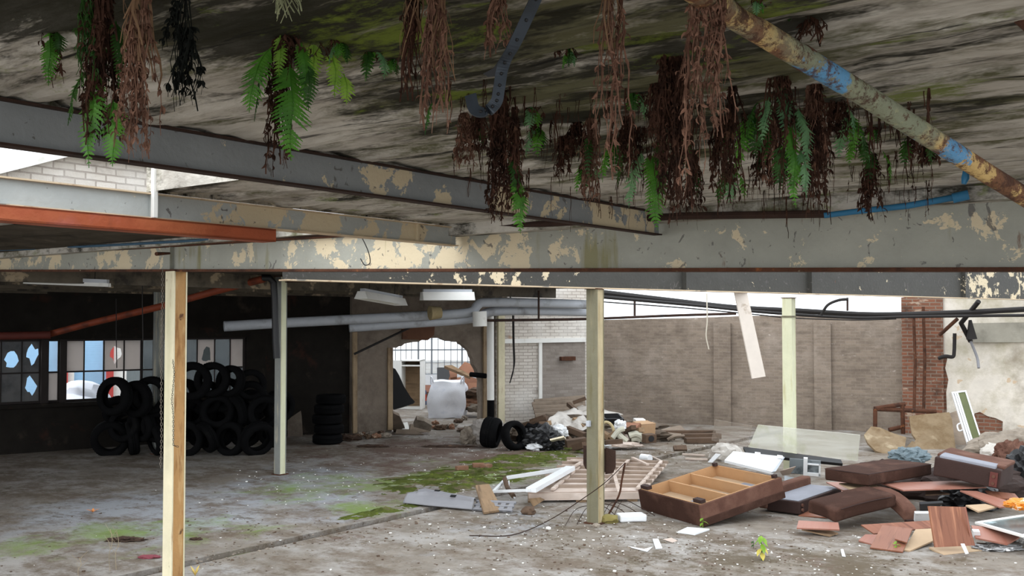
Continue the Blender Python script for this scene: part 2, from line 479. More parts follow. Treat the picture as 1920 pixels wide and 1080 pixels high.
# ------------------------------------------------------------------ floor, ceilings (frame: x = v, y = u)
GU = 8.98
MB().box((-14, -22, -.3), (48, GU - .09, 0)).build('floor', m_floor).matrix_world = UVM
MB().box((-14, GU + .12, -.3), (48, 42, 0)).build('floor', m_floor).matrix_world = UVM
m_gutter = mat('gutter_dirt', (66, 53, 42), rough=1, vary=.3, bump=.8, bs=20, layers=[dict(c=(52, 44, 38), s=3, a=.5, b=.6, amt=.8), dict(c=(104, 116, 58), s=1.5, a=.56, b=.66, amt=.7)])
MB().box((-14, GU - .09, -.3), (48, GU + .12, -.055)).build('floor_channel', m_gutter).matrix_world = UVM
for nm in ('floor', 'floor.001', 'floor_channel'): bpy.data.objects[nm]['kind'] = 'structure'
SZ = HC + .68      # soffit level


def soffit(name, v0, v1, u0, u1, z, m, step=.02, res=(.035, .09), th=.16, relief=.018):
    """a cast slab: board-marked, spalled underside, flat top"""
    nv, nu = max(2, int((v1 - v0) / res[0])), max(2, int((u1 - u0) / res[1]))

    def und(a, b):
        v, u = v0 + a * (v1 - v0), u0 + b * (u1 - u0)
        rr = random.Random(int(math.floor((v + u * .015) / .145)))
        h = rr.uniform(0, step) + relief * noise.noise(V((v * 5, u * 1.2, 3))) + relief * .7 * noise.noise(V((v * 14, u * 5, 8)))
        if ((v + u * .015) / .145) % 1 < .13: h += .012
        return (v, u, z + h)
    b = MB().grid(und, nv, nu)
    b.add([(v0, u0, z + th), (v1, u0, z + th), (v1, u1, z + th), (v0, u1, z + th)], [(0, 1, 2, 3)])
    for (a, c) in (((v0, u0), (v1, u0)), ((v1, u0), (v1, u1)), ((v1, u1), (v0, u1)), ((v0, u1), (v0, u0))):
        b.add([(*a, z), (*c, z), (*c, z + th), (*a, z + th)], [(0, 1, 2, 3)])
    o = b.build(name, m, smooth=False, recalc=False)
    o.matrix_world = UVM
    return tag(o, kind='structure')


soffit('ceiling', .05, 5.78, -.45, 3.16, SZ, m_ceil)
soffit('ceiling', 3.15, 5.78, 3.2, 4.86, SZ + .01, m_ceil)
soffit('ceiling', 4.0, 5.6, 6.7, 11.9, SZ + .08, m_ceil_shade, res=(.1, .2))
soffit('ceiling', -2.0, 17.3, 11.92, 19.7, SZ + .04, m_ceil_shade, res=(.3, .5))  # stretched out of view on the left to shut sky light out of the bay
soffit('ceiling', 17.32, 19.2, 11.92, 15.4, SZ + .04, m_ceil_shade, res=(.3, .5))
soffit('ceiling', 11.0, 13.6, 7.6, 11.9, SZ + .04, m_ceil_shade, res=(.3, .5))

for u0, u1, z0 in ((-.45, 4.9, .615), (4.95, 12.6, .70)):
    o = MB().box((5.60, u0, HC + z0), (5.95, u1, SZ + .16)).build('ceiling_edge', m_ceil)
    o.matrix_world = UVM
    o['kind'] = 'structure'
# ------------------------------------------------------------------ walls


class Wall:
    def __init__(s, a, b):
        s.a, s.b = V((a[0], a[1], 0)), V((b[0], b[1], 0))
        s.M = frame(s.a, s.b - s.a)
        s.i = s.M.inverted()
        s.L = (s.b - s.a).length

    def px(s, px, py):
        """photo pixel -> local (x, z) on the wall's face"""
        o, d = s.i @ O, (s.i.to_3x3() @ ray(px, py))
        k = -o.y / d.y
        q = o + d * k
        return (q.x, q.z)

    def build(s, name, outer, holes, m, th=.25, kind='structure'):
        o = MB().poly(outer, holes, 0, th).build(name, m)
        o.matrix_world = s.M
        return tag(o, kind=kind)


def g(px, d): return (P(px, 600, d).x, P(px, 600, d).y)


WL = Wall(g(-170, 18.0), g(498, 21.9))       # window wall on the left
x0, zt = WL.px(-300, 640)[0], WL.px(60, 637)[1]
zs = WL.px(60, 757)[1]
TOPZ = SZ + .1
xa, xb = WL.px(-150, 640)[0], WL.px(463, 640)[0]
WL.build('wall_left', [(-1, 0), (WL.L, 0), (WL.L, TOPZ), (-1, TOPZ)], [[(xa, zs), (xb, zs), (xb, zt), (xa, zt)]], m_bay_shade)
WX = Wall((WL.a.x - 9, WL.a.y - 6.7), (WL.a.x, WL.a.y))  # unseen wall added to keep side light out of the dark bay
WX.build('wall_left', [(0, 0), (WX.L, 0), (WX.L, TOPZ), (0, TOPZ)], [], m_bay_shade)
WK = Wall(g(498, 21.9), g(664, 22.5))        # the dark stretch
WK.build('wall_left', [(0, 0), (WK.L, 0), (WK.L, TOPZ), (0, TOPZ)], [], m_bay_shade)
WH = Wall(g(664, 22.4), g(930, 24.4))        # wall with the broken opening
cx6 = lambda a, b: WH.px(640 + a * .2408, 600 + b * .2408)
hole = [(397, 0), (394, 640), (392, 400), (394, 215), (430, 217), (447, 205), (470, 203), (490, 186), (512, 180), (540, 176), (560, 172), (603, 170), (622, 158), (650, 146), (690, 142), (735, 140), (780, 141), (795, 152), (833, 165), (860, 164), (885, 171), (918, 168), (932, 188), (950, 196), (968, 214), (985, 226), (1002, 246), (1008, 270), (1022, 300), (1030, 345), (1052, 380), (1066, 420), (1083, 470), (1078, 560), (1086, 640), (1083, 0)]
hp = [cx6(*p) for p in hole]
hp[0] = (hp[0][0], 0)
hp[-1] = (hp[-1][0], 0)
WH.build('wall_back', [(-.05, 0)] + hp + [(WH.L, 0), (WH.L, TOPZ), (-.05, TOPZ)], [], m_render, th=.16)
WW = Wall(g(930, 24.3), g(1124, 25.3))       # whitewashed brick
WW.build('wall_back', [(0, 0), (WW.L, 0), (WW.L, TOPZ), (0, TOPZ)], [], m_brick_white, th=.3)
WB = Wall(g(1124, 25.2), g(1692, 22.6))      # long grimy brick wall under the open sky
tops = [WB.px(x, y) for x, y in ((1692, 589), (1600, 590), (1500, 591), (1400, 592), (1300, 596), (1200, 598), (1124, 600))]
WB.build('wall_right', [(0, 0), (WB.L, 0)] + tops, [], m_brick_grey, th=.3)
WP = Wall(g(1690, 22.45), g(1768, 22.1))     # red brick pier
WP.build('wall_right', [(0, 0), (WP.L, 0), (WP.L, 3.05), (0, 3.0)], [], m_brick_red, th=.35)
WR = Wall(g(1766, 22.2), g(2080, 20.3))      # flaking plaster on the right, lost in two places
xp = lambda a, b: WR.px(a, b)
patch = [xp(*p) for p in ((1772, 838), (1790, 836), (1808, 820), (1815, 800), (1830, 772), (1842, 770), (1850, 778), (1866, 782), (1878, 786), (1879, 800), (1883, 838), (1860, 850), (1800, 852))]
left = [xp(*p) for p in ((1766, 848), (1768, 760), (1774, 720), (1772, 690), (1768, 674), (1752, 662), (1752, 610))]
WR.build('wall_right', [(0, 0), (WR.L, 0), (WR.L, 3.1), (0, 3.1)], [], m_brick_red, th=.3)
lp = [xp(*p) for p in ((1776, 840), (1776, 700), (1790, 668), (1788, 662), (1774, 655), (1756, 640), (1752, 600))]
pl = MB().poly([lp[0]] + [xp(1776, 770), xp(1775, 735), xp(1779, 712), xp(1773, 690), xp(1777, 672), xp(1768, 664), (.0, xp(1766, 650)[1]), (.0, 3.05), (WR.L, 3.05), (WR.L, .02), (xp(1888, 800)[0], .02)] + [xp(1886, 836), xp(1880, 812), xp(1881, 790), xp(1868, 784), xp(1852, 780), xp(1838, 772), xp(1828, 775), xp(1820, 792), xp(1812, 806), xp(1806, 826), (xp(1802, 838)[0], .02), (lp[0][0], .02)], [], -.035, -.002).build('wall_right', m_plaster)
pl.matrix_world = WR.M
pl['kind'] = 'structure'
# raised band of grey render on the plaster wall
b0, b1 = xp(1822, 642), xp(1822, 606)
bd = MB().poly([b0, (WR.L, b0[1] + .05), (WR.L, b1[1] + .05), b1], [], -.11, -.03).build('trim_1', mat('grey_band', (150, 146, 134), vary=.15, bump=.3, bs=9, layers=[dict(c=(104, 100, 90), s=1.6, a=.5, b=.7, amt=.7)]))
bd.matrix_world = WR.M
bd['kind'] = 'structure'
# shallow pilasters of the brick wall
for i, px in enumerate((1340, 1528)):
    p0, p1 = WB.px(px, 800)[0], WB.px(px + 32, 800)[0]
    o = MB().poly([(p0, 0), (p1, 0), (p1, 2.42), (p0, 2.42)], [], -.09, .05).build('wall_right', m_brick_grey)
    o.matrix_world = WB.M
    o['kind'] = 'structure'
# door-frame strips, sill and blocked opening on the whitewashed wall
ww = lambda a, b: WW.px(a, b)
o = MB().poly([ww(1015, 792), ww(1096, 795), ww(1096, 640), ww(1015, 641)], [], -.03, .02).build('trim_2', mat('bricked_up_grey', (0, 0, 0), rough=.95, brick=((150, 142, 134), (132, 123, 115), (140, 131, 123), .009), bump=.5, rnd=False, layers=[dict(c=(104, 94, 86), s=1.2, a=.5, b=.7, amt=.6)]))
o.matrix_world = WW.M
o2 = MB().poly([ww(935, 644), ww(1096, 641), ww(1096, 633), ww(935, 636)], [], -.08, .02).box((ww(1009, 700)[0], -.06, .1), (ww(1015, 700)[0], .02, ww(1012, 640)[1])).build('trim_3', m_white)
o2.matrix_world = WW.M
o3 = MB().poly([ww(932, 792), ww(944, 792), ww(944, 585), ww(932, 585)], [], -.1, .02).build('trim_4', m_cream_post)
o3.matrix_world = WW.M
wh = lambda a, b: WH.px(a, b)
o4 = MB().poly([wh(905, 800), wh(915, 800), wh(915, 600), wh(905, 600)], [], -.06, .0).poly([wh(660, 812), wh(668, 812), wh(668, 606), wh(660, 606)], [], -.06, 0).poly([wh(726, 806), wh(735, 806), wh(735, 652), wh(726, 652)], [], -.05, 0).build('trim_5', mat('grubby_cream', (150, 130, 104), vary=.2, layers=[dict(c=(96, 76, 58), s=4, a=.5, b=.65, amt=.8, st=(1, 1, .4))]))
o4.matrix_world = WH.M
for o in (o, o2, o3, o4): o['kind'] = 'structure'
# brown board fixed above the opening
bp = MB().poly([wh(*p) for p in ((753, 636), (800, 638), (812, 628), (814, 601), (753, 603))], [], -.05, 0).build('fibreboard_sheet', mat('brown_board', (98, 66, 48), vary=.2, layers=[dict(c=(60, 42, 34), s=3, a=.5, b=.7, amt=.7)]))
bp.matrix_world = WH.M
tag(bp, 'torn brown fibreboard fixed above the broken wall opening', 'board')
# ------------------------------------------------------------------ the room beyond the opening
WF = Wall(g(610, 36), g(1010, 38))
wf = lambda a, b: WF.px(a, b)
m_cool = mat('pale_wall', (205, 206, 208), vary=.08)
WF.build('wall_far', [(-2, 0), (WF.L + 2, 0), (WF.L + 2, 4.2), (-2, 4.2)], [[wf(737, 704), wf(906, 700), wf(906, 606), wf(737, 606)]], m_cool)
fr = MB()
xs = [737, 742, 752, 762, 772, 785, 798, 810, 822, 834, 846, 858, 867, 878, 892, 905]
for k, x in enumerate(xs):
    w = .06 if x in (785, 810, 867) else .018
    q = wf(x, 650)[0]
    fr.box((q - w / 2, .04, wf(x, 704)[1]), (q + w / 2, .1, wf(x, 606)[1]))
for y, w in ((616, .03), (636, .02), (656, .05), (680, .02), (702, .06)):
    q = wf(820, y)[1]
    fr.box((wf(737, y)[0], .04, q - w / 2), (wf(906, y)[0], .1, q + w / 2))
w1 = fr.build('window_1', mat('grey_steel_sash', (120, 124, 128)))
w1.matrix_world = WF.M
w1['kind'] = 'structure'
gl = MB().poly([wf(737, 704), wf(906, 700), wf(906, 606), wf(737, 606)], [], .06, .075).build('glass', glassy('clear_glass', (214, 230, 240), .18), w1)
# side walls of that room, so it closes
for a, b in ((g(664, 23.2), g(600, 36.2)), (g(1000, 25.5), g(1012, 38))):
    w = Wall(a, b)
    w.build('wall_side', [(0, 0), (w.L, 0), (w.L, 3.4), (0, 3.4)], [], m_cool, th=.2)
# white gable wall seen through the roof opening, top left
WG = Wall((UV(10.0, 2.0).x, UV(10.0, 2.0).y), (UV(10.0, 8.6).x, UV(10.0, 8.6).y))
wg = lambda a, b: WG.px(a, b)
o = WG.build('wall_side', [wg(-60, 390), wg(560, 390), wg(520, 330), wg(330, 318), wg(120, 291), wg(-60, 336)], [], m_brick_white, th=.3)
o = MB().poly([wg(-60, 340), wg(120, 295), wg(345, 322), wg(345, 316), wg(120, 285), wg(40, 292), wg(-60, 322)], [], -.12, .36).build('trim_6', m_white)
o.matrix_world = WG.M
o['kind'] = 'structure'
# ------------------------------------------------------------------ steel posts and girders


m_brown_side = mat('brown_flaking_paint', (170, 130, 82), rough=.75, vary=.15, bump=.3, bs=20, layers=[dict(c=(206, 178, 130), s=3, a=.52, b=.66, amt=.7, st=(4, 4, .5)), dict(c=(128, 86, 46), s=4, a=.55, b=.68, amt=.8, st=(3, 3, .6), off=(5, 2, 1)), dict(c=(76, 44, 26), s=7, a=.64, b=.71, amt=.9, off=(9, 2, 1))])
m_tan_side = mat('tan_flaking_paint', (172, 158, 126), rough=.75, vary=.15, bump=.3, bs=20, layers=[dict(c=(140, 116, 72), s=3, a=.52, b=.66, amt=.8, st=(4, 4, .5)), dict(c=(92, 62, 34), s=7, a=.66, b=.72, amt=.9, off=(9, 2, 1))])


def hpost(label, px, py, d, ztop, w, m, group='steel posts', plate_m=None, dep=None, mw=None):
    base = V((P(px, 600, d).x, d, 0))
    t = thing('steel_post', label, 'post', Matrix.Translation(base) @ Matrix.Rotation(A2 - PI / 2, 4, 'Z'), group, kind='thing')
    dep = dep or w
    for y0 in (-dep / 2, dep / 2 - .013):      # local x = -u, local y = v
        MB().box((-w / 2, y0, .012), (w / 2, y0 + .013, ztop)).build('flange', m, t)
    MB().box((-.005, -dep / 2 + .013, .012), (w / 2 - .006, dep / 2 - .013, ztop)).build('web', mw or m, t)
    MB().box((-w / 2 - .03, -dep / 2 - .03, 0), (w / 2 + .03, dep / 2 + .03, .014)).build('base_plate', plate_m or m_rust, t)
    MB().box((-w / 2 - .015, -dep / 2 - .015, ztop), (w / 2 + .015, dep / 2 + .015, ztop + .012)).build('cap_plate', plate_m or m_rust, t)
    return t


pA = hpost('tall cream steel post with brown rusty side, nearest the camera', 330, 0, 9.6, 2.96, .142, m_cream_post, mw=m_brown_side)
pB = hpost('olive-grey steel post carrying a rusty brown bracket', 1116, 0, 12.57, 2.88, .158, m_olive_post, mw=m_tan_side)
pC = hpost('weathered grey steel post beside the black drainpipe, in front of the dark bay', 527, 0, 16.5, SZ + .02, .135, m_greypost, mw=m_pale_post)
pD = hpost('pale green-cream steel post behind the glass sheets', 1479, 0, 16.7, 2.86, .165, m_pale_post)
pE = hpost('dim grey steel post half hidden behind the hanging chain', 298, 0, 19.0, SZ + .02, .14, m_greypost)
# rusty bracket plates and junction box on the middle post
b = MB()
mB = pB.matrix_basis
yb = lambda y: 2.5 - (y - 600) * 12.57 / 1900
b.poly([(-.235, yb(872)), (-.21, yb(880)), (-.16, yb(886)), (-.09, yb(884)), (-.09, yb(838)), (-.235, yb(838))], [], .082, .092)
b.poly([(.09, yb(888)), (.2, yb(884)), (.235, yb(872)), (.235, yb(842)), (.09, yb(838))], [], .082, .092)
b.box((-.1, .082, yb(884)), (.1, .09, yb(840)))
b.build('bracket_plate', m_darkrust, pB)
bx = MB()
bx.rbox((-.055, -.135, yb(798)), (-.01, -.083, yb(787)), .006)
bx.build('junction_box', m_duct, pB)
bx = MB().rbox((-.2, -.17, yb(533)), (-.13, -.1, yb(517)), .006)
bx.build('lamp_box', m_white, pB)
# collar strap on the pale post
MB().box((-.095, -.095, 2.5 - (592 - 600) * 16.7 / 1900 - .03), (.095, .095, 2.5 - (592 - 600) * 16.7 / 1900)).build('strap', m_olive_post, pD)


def girder(label, p0, p1, zb0, zt0, zb1, zt1, fw, m_web, m_fl, tf=.014, stiff=(), group='roof girders', tw=.012, step=None):
    """tapering I-girder; bottom/top levels at its two ends"""
    p0, p1 = V((p0.x, p0.y, 0)), V((p1.x, p1.y, 0))
    M = frame(p0, p1 - p0)
    L = (p1 - p0).length
    t = thing('steel_girder', label, 'girder', M, group, kind='thing')
    zb = lambda x: zb0 + (zb1 - zb0) * x / L
    zt = lambda x: zt0 + (zt1 - zt0) * x / L
    MB().poly([(0, zb0), (L, zb1), (L, zt1), (0, zt0)], [], -tw / 2, tw / 2).build('web', m_web, t)
    MB().poly([(0, zb0), (L, zb1), (L, zb1 - tf), (0, zb0 - tf)], [], -fw / 2, fw / 2).build('bottom_flange', m_fl, t)
    MB().poly([(0, zt0), (L, zt1), (L, zt1 + tf), (0, zt0 + tf)], [], -fw / 2, fw / 2).build('top_flange', m_fl, t)
    for x in stiff:
        MB().box((x - .005, -fw / 2 + .008, zb(x)), (x + .005, -tw / 2, zt(x))).build('stiffener', m_web, t)
    return t


H = HC
# the long girder across the picture (runs from far left to near right)
ua, ub = 12.6, -1.6
zb = lambda u: H + .27 + .0288 * (u - 1.08)
ztp = lambda u: H + .63 + .0085 * (u - 1.08)
X = lambda u: ua - u       # local x
zz = lambda u, f=.5: zb(u) * (1 - f) + ztp(u) * f
pk = [(X(u), 0, zz(u), r, w) for u, r, w in ((9.3, .5, .15), (10.6, .6, .1), (11.6, .5, .14), (8.6, .3, .1), (7.35, .3, .12), (6.3, .55, .13), (5.6, .6, .15), (5.0, .5, .15), (4.4, .4, .15), (3.95, .3, .08), (1.9, .35, .03), (1.3, .3, .03))]
ms = [(X(7.9), 0, zz(7.9), .5, .12), (X(7.0), 0, zz(7.0), .3, .1), (X(3.62), 0, zz(3.6, .2), .28, .3), (X(8.3), 0, zz(8.3), .3, .12)]
m_g1 = girder_paint('peeling_girder_paint', peel=pk, peel_a=.60, moss=ms)
girder('long tapering girder across the whole photo, grey paint peeling to cream', UV(ua, 5.73), UV(ub, 5.73), zb(ua), ztp(ua), zb(ub), ztp(ub), .12, m_g1, m_rust, tf=.022, stiff=[X(8.37)])
m_fl_lit = mat('skylit_flange_tone', (196, 176, 148), rough=.7, vary=.15, layers=[dict(c=(120, 84, 58), s=4, a=.57, b=.68, amt=.8), dict(c=(110, 110, 106), s=2, a=.6, b=.63, amt=.8)])  # flange made pale: the skylight on it is put into the colour
dB = V((.782, .623, 0))
Bp = V((1.03, 12.57, 0))
m_g2 = girder_paint('dark_girder_paint', base=(58, 57, 53), light=(74, 73, 69), peel=[(2.6, 0, H + .5, .9, .16), (1.7, 0, H + .5, .5, .1), (1.0, 0, H + .5, .5, .1), (13.9, 0, H + .6, 1.2, .17), (15.5, 0, H + .7, 1.2, .14), (12.5, 0, H + .6, .5, .05)], peel_a=.66, streak=.68)
girder('deep dark grey girder resting on the olive post with the bracket', Bp - dB * 4.2, Bp + dB * 14.5, H + .40, H + 1.02, H + .40, H + 1.02, .17, m_g2, m_fl_lit, stiff=[4.2 + s for s in (1.6, 4.4, 9.0)])
m_g3 = girder_paint('smooth_grey_girder_paint', base=(132, 136, 138), light=(142, 146, 147), peel=[(3.0, 0, H + .6, .7, .12), (4.0, 0, H + .6, .7, .2), (5.0, 0, H + .6, .9, .24)], peel_a=.66, streak=.7)
girder('smooth grey girder beneath the fern ceiling, top left', UV(3.14, .2), UV(3.14, 5.68), H + .545, H + .675, H + .545, H + .675, .06, m_g3, m_darkrust, tf=.008)
m_g4 = girder_paint('pale_grey_girder_paint', base=(164, 168, 166), light=(190, 192, 188), peel=[(2.9, 0, H + .6, .5, .22), (3.5, 0, H + .6, .5, .26), (4.3, 0, H + .6, .6, .22)], peel_a=.66, streak=.7)
gg = girder('pale sky-lit girder above the red steel channel, left', UV(4.83, .9), UV(4.83, 5.68), H + .55, H + .672, H + .55, H + .672, .07, m_g4, m_fl_lit, tf=.008, stiff=[2.25, 4.35])
# little white upright stub on that girder
st = UV(4.80, 3.12, 0)
q = Z(272, 318, SZ + .2)
post = MB().rbox((-.014, -.014, H + .545), (.014, .014, H + .93), .004).build('girder_upright', m_white, gg)
post.location = (2.25, -.045, 0)
# red channel hung under it
t = MB()
M = frame(UV(4.83, .9, 0), D2)
t.box((0, -.075, H + .465), (3.05, -.06, H + .54), M).box((0, -.075, H + .53), (3.05, .07, H + .54), M).box((0, -.075, H + .465), (3.05, .05, H + .475), M)
rc = t.build('steel_channel', m_redpaint, M=M @ T((0, 0, H + .465)))
tag(rc, 'red oxide steel channel hung under the pale girder, far left', 'channel', kind='thing')
# ribs of the dark ceiling and shorter girder beyond
m_rib = mat('rib_paint', (92, 84, 72), vary=.3, layers=[dict(c=(170, 152, 126), s=2, a=.58, b=.62, amt=.8), dict(c=(40, 36, 34), s=3, a=.52, b=.65, amt=.8, off=(5, 2, 1))])
for i, u in enumerate((13.2, 14.6, 16.0, 17.4, 18.8, 20.2)):
    o = MB().box((-1.5, u - .06, H + .50), (17.2 if u > 15 else 19, u + .06, SZ + .06)).build('ceiling_beam', m_rib)
    o.matrix_world = UVM
    o['kind'] = 'structure'
# a far girder over the posts at the dark bay
girder('dim girder over the grey post beside the black drainpipe', Bp + V((-.3, .3, 0)), V((P(527, 600, 16.4).x + .1, 16.4, 0)), H + .55, H + .69, H + .62, H + .71, .1, m_g2, m_darkrust)
# ------------------------------------------------------------------ pipes, conduits, cables


def pipe(name, label, cat, pts, r, m, n=10, group=None, smooth=True, rnd=True):
    pts = [V(p) for p in pts]
    M = frame(pts[0], (pts[-1] - pts[0]))
    o = MB().tube(pts, r, n).build(name, m, M=M, smooth=smooth)
    return tag(o, label, cat, group, kind='thing')


pp = pipe('rusty_pipe', 'fat rusty pipe with flaking blue paint crossing the top right corner', 'pipe', PIPE, .0285, m_pipe, 20)
cl = MB().tube([P(1500, 105, 2.41) * .5 + P(1503, 107, 2.41) * .5, P(1513, 113, 2.43)], .0305, 20)
cl.build('collar', m_rust, pp, M=pp.matrix_basis @ T((.35, 0, 0)))
pipe('rusty_pipe', 'stub of red-brown pipe in the extreme top right corner', 'pipe', [P(1850, -40, 2.25), P(1985, 80, 2.4)], .03, m_rust, 16)
pipe('conduit', 'dark conduit running along the top of the peeling girder', 'conduit', [P(500, 447, 8.75), P(640, 436, 8.15), P(960, 423, 7.05), P(1280, 405, 6.15), P(1420, 403, 5.85), P(1550, 401, 5.56)], .022, m_darkrust, 8)
pipe('blue_pipe', 'bright blue pipe sloping along the girder top at right', 'pipe', [P(1545, 404, 5.55), P(1600, 397, 5.5), P(1700, 386, 5.35), P(1812, 366, 5.2)], [.016, .016, .017, .017], m_bluepipe, 10)
pipe('blue_pipe', 'thick blue pipe socket at the end of the sloping blue pipe', 'pipe', [P(1786, 372, 5.2), P(1816, 365, 5.17)], .026, m_bluepipe, 12)
pipe('pipe_valve', 'small blue and white tap hanging under the rusty pipe', 'tap', [P(1811, 318, 3.0), P(1810, 334, 3.0), P(1807, 345, 3.0)], [.008, .012, .007], m_bluepipe, 8)
pipe('blue_conduit', 'thin blue conduit along the girder top at far left', 'conduit', [P(-60, 470, 11.3), P(80, 466, 10.9), P(240, 458, 9.8), P(330, 453, 9.35), P(420, 447, 9.0), P(560, 441, 8.5)], .013, mat('faded_blue', (62, 88, 108), vary=.3), 6)
pipe('pipe_stub', 'small rusty bolt sticking out beside the cream post top', 'pipe', [P(293, 476, 9.2), P(318, 475, 9.4)], [.018, .01], m_rust, 8)
# black rainwater pipe and red pipe under the dark ceiling
q = [P(519, 672, 16.2), P(517, 640, 16.2), P(515, 560, 16.2), P(513, 530, 16.2), P(505, 521, 16.15), P(490, 521, 16.1)]
pipe('drainpipe', 'black drainpipe with elbow beside the grey post', 'drainpipe', q, .055, m_blackpl, 12)
pipe('drainpipe', 'long red-brown pipe sloping under the dark ceiling at left', 'drainpipe', [P(494, 523, 16.1), P(400, 547, 16.6), P(300, 575, 17.1), P(170, 606, 17.8), P(95, 626, 18.0)], .06, mat('red_brown_pipe', (124, 58, 36), rough=.6, vary=.2, layers=[dict(c=(70, 36, 26), s=3, a=.5, b=.65, amt=.7)]), 12)
pipe('drainpipe', 'short dark red pipe along the top of the left windows', 'drainpipe', [P(-150, 632, 17.4), P(0, 630, 17.6), P(95, 628, 17.9)], .07, mat('dark_red_pipe', (84, 36, 28), rough=.7, vary=.2), 12)
# pale ducts along the back walls
a1 = [P(420, 612, 19.6), P(520, 606, 20.0), P(640, 600, 20.5), P(760, 594, 21.0), P(860, 588, 21.4), P(886, 583, 21.5), P(896, 572, 21.55), P(912, 567, 21.6), P(1000, 568, 22), P(1100, 571, 22.5)]
pipe('duct', 'upper pale grey duct with a step up beside the white box', 'duct', arc(a1, 4), .1, m_duct, 14)
a2 = [P(655, 614, 20.9), P(760, 607, 21.2), P(872, 599, 21.6), P(900, 592, 21.8), P(925, 584, 22), P(1000, 583, 22.3), P(1100, 585, 22.8)]
pipe('duct', 'lower pale grey duct along the broken wall', 'duct', arc(a2, 4), .1, m_duct, 14)
pipe('duct_stub', 'wide white duct stub turned down beside the drainpipe', 'duct', [P(899, 584, 21.3), P(900, 612, 21.3)], .15, m_white, 16)
pipe('drainpipe', 'white and black downpipe left of the whitewashed brick', 'drainpipe', [V((P(920, 700, 23.9).x, 23.9, .02)), P(920, 750, 23.9)], .085, m_black, 10)
pipe('drainpipe', 'cream painted downpipe left of the whitewashed brick', 'drainpipe', [P(920, 750, 23.9), P(919, 580, 23.9)], .085, m_white, 10)
pipe('valve_collar', 'rusted collar on the upper duct above the broken opening', 'pipe', [P(806, 587, 20.9), P(826, 586, 21.0)], [.15, .12], mat('tan_rust', (150, 134, 100), vary=.3), 12)
# diagonal brace on the broken wall
pipe('brace_rod', 'dark diagonal rod across the broken wall', 'rod', [P(664, 664, 22.0), P(792, 603, 22.6)], .025, m_wire, 6)
pipe('iron_bar', 'dark bar sticking out of the right side of the opening', 'bar', [P(882, 702, 24.2), P(911, 705, 24.0)], .06, m_black, 8)
# rods and cables below the dark girder
WD = lambda px, py, d=20.0: P(px, py, d)
rods = [([(905, 601, 21.5), (1100, 598, 22.5), (1250, 592, 23), (1380, 588, 23)], .03, 'thin rusty rod strung level under the pale ducts', 'rod'),
        ([(1120, 548, 17), (1250, 563, 18.5), (1380, 577, 20), (1500, 583, 21), (1640, 590, 21.5), (1800, 586, 21), (1960, 578, 19.5), (2120, 572, 18.6)], .055, 'thick dark pipe sagging below the sky strip', 'pipe'),
        ([(1120, 556, 16.8), (1300, 572, 18.8), (1440, 586, 20.2), (1600, 596, 21.2), (1700, 594, 21.2), (1850, 592, 20.5), (1960, 591, 19), (2120, 590, 18.4)], .03, 'second dark pipe just below the thick sagging pipe', 'pipe'),
        ([(1130, 566, 18), (1290, 578, 19), (1420, 590, 20), (1480, 596, 20.5), (1600, 600, 21), (1680, 598, 21.4)], .012, 'thin brown wire drooping along the brick wall top', 'cable'),
        ([(1540, 590, 20.9), (1552, 572, 20.8), (1572, 563, 20.8), (1590, 561, 20.8)], .03, 'bent dark hose rising to the pipe hanger', 'hose')]
for pts, r, lab, cat in rods:
    pipe('overhead_' + cat, lab, cat, arc([WD(*p) for p in pts], 5), r, m_wire if cat != 'rod' else m_darkrust, 8)
hang = [(1010, 545, 600, 21.8, 'long thin hanger rod left of the olive post'), (1190, 552, 592, 19.5, 'hanger rod in the sky strip right of the olive post'), (1589, 558, 583, 20.9, 'short hanger rod joined by the bent dark hose')]
for x, y0, y1, d, lab in hang:
    pipe('hanger_rod', lab, 'rod', [P(x, y0, d), P(x, y1, d)], .022, m_darkrust, 6, 'pipe hanger rods')
pipe('cable', 'double black cable dangling over the whitewashed brick', 'cable', arc([P(952, 548, 22.5), P(960, 570, 23), P(962, 640, 23.4), P(963, 690, 23.4), P(956, 718, 23.4)], 6), .015, m_wire, 6)
pipe('cable', 'shorter black cable looping beside the double cable', 'cable', arc([P(963, 560, 23.2), P(964, 640, 23.35), P(965, 680, 23.3), P(960, 702, 23.3), P(957, 714, 23.3)], 6), .012, m_wire, 6)
pipe('cable', 'short pale wire dangling before the brick wall', 'cable', arc([P(1325, 550, 18), P(1326, 600, 18), P(1324, 630, 18), P(1329, 655, 18)], 6), .011, mat('pale_wire', (196, 188, 172)), 6)
wl = [(218, 560, 690, 17.2, 'left of two thin wires hanging before the windows'), (267, 505, 640, 15.5, 'right of two thin wires hanging before the windows')]
for x, y0, y1, d, lab in wl: pipe('cable', lab, 'cable', [P(x, y0, d), P(x, (y0 + y1) / 2, d), P(x + 1, y1, d)], .008, m_wire, 5)
pipe('cable', 'thin wire looped on the peeling girder face', 'cable', arc([P(676, 440, 7.7), P(690, 470, 7.68), P(694, 492, 7.66), P(684, 497, 7.66), P(676, 485, 7.68)], 6), .004, m_wire, 5)
# chain and wire on the cream post


def chain(label, pts, r, w, m):
    pts = [V(p) for p in pts]
    o = MB()
    k = 0
    for a, b in zip(pts[:-1], pts[1:]):
        n = max(1, int((b - a).length / (r * 2.9)))
        for i in range(n):
            c = a.lerp(b, (i + .5) / n)
            F = frame(c, b - a, V((0, 1, 0)) if k % 2 else V((1, .2, 0)))
            ring = [F @ V((math.cos(q) * r * 1.75, math.sin(q) * r, 0)) for q in [2 * PI * j / 10 for j in range(11)]]
            o.tube(ring, w, 5, cap=False)
            k += 1
    ob = o.build('hanging_chain', m, M=T(pts[0]))
    return tag(ob, label, 'chain')


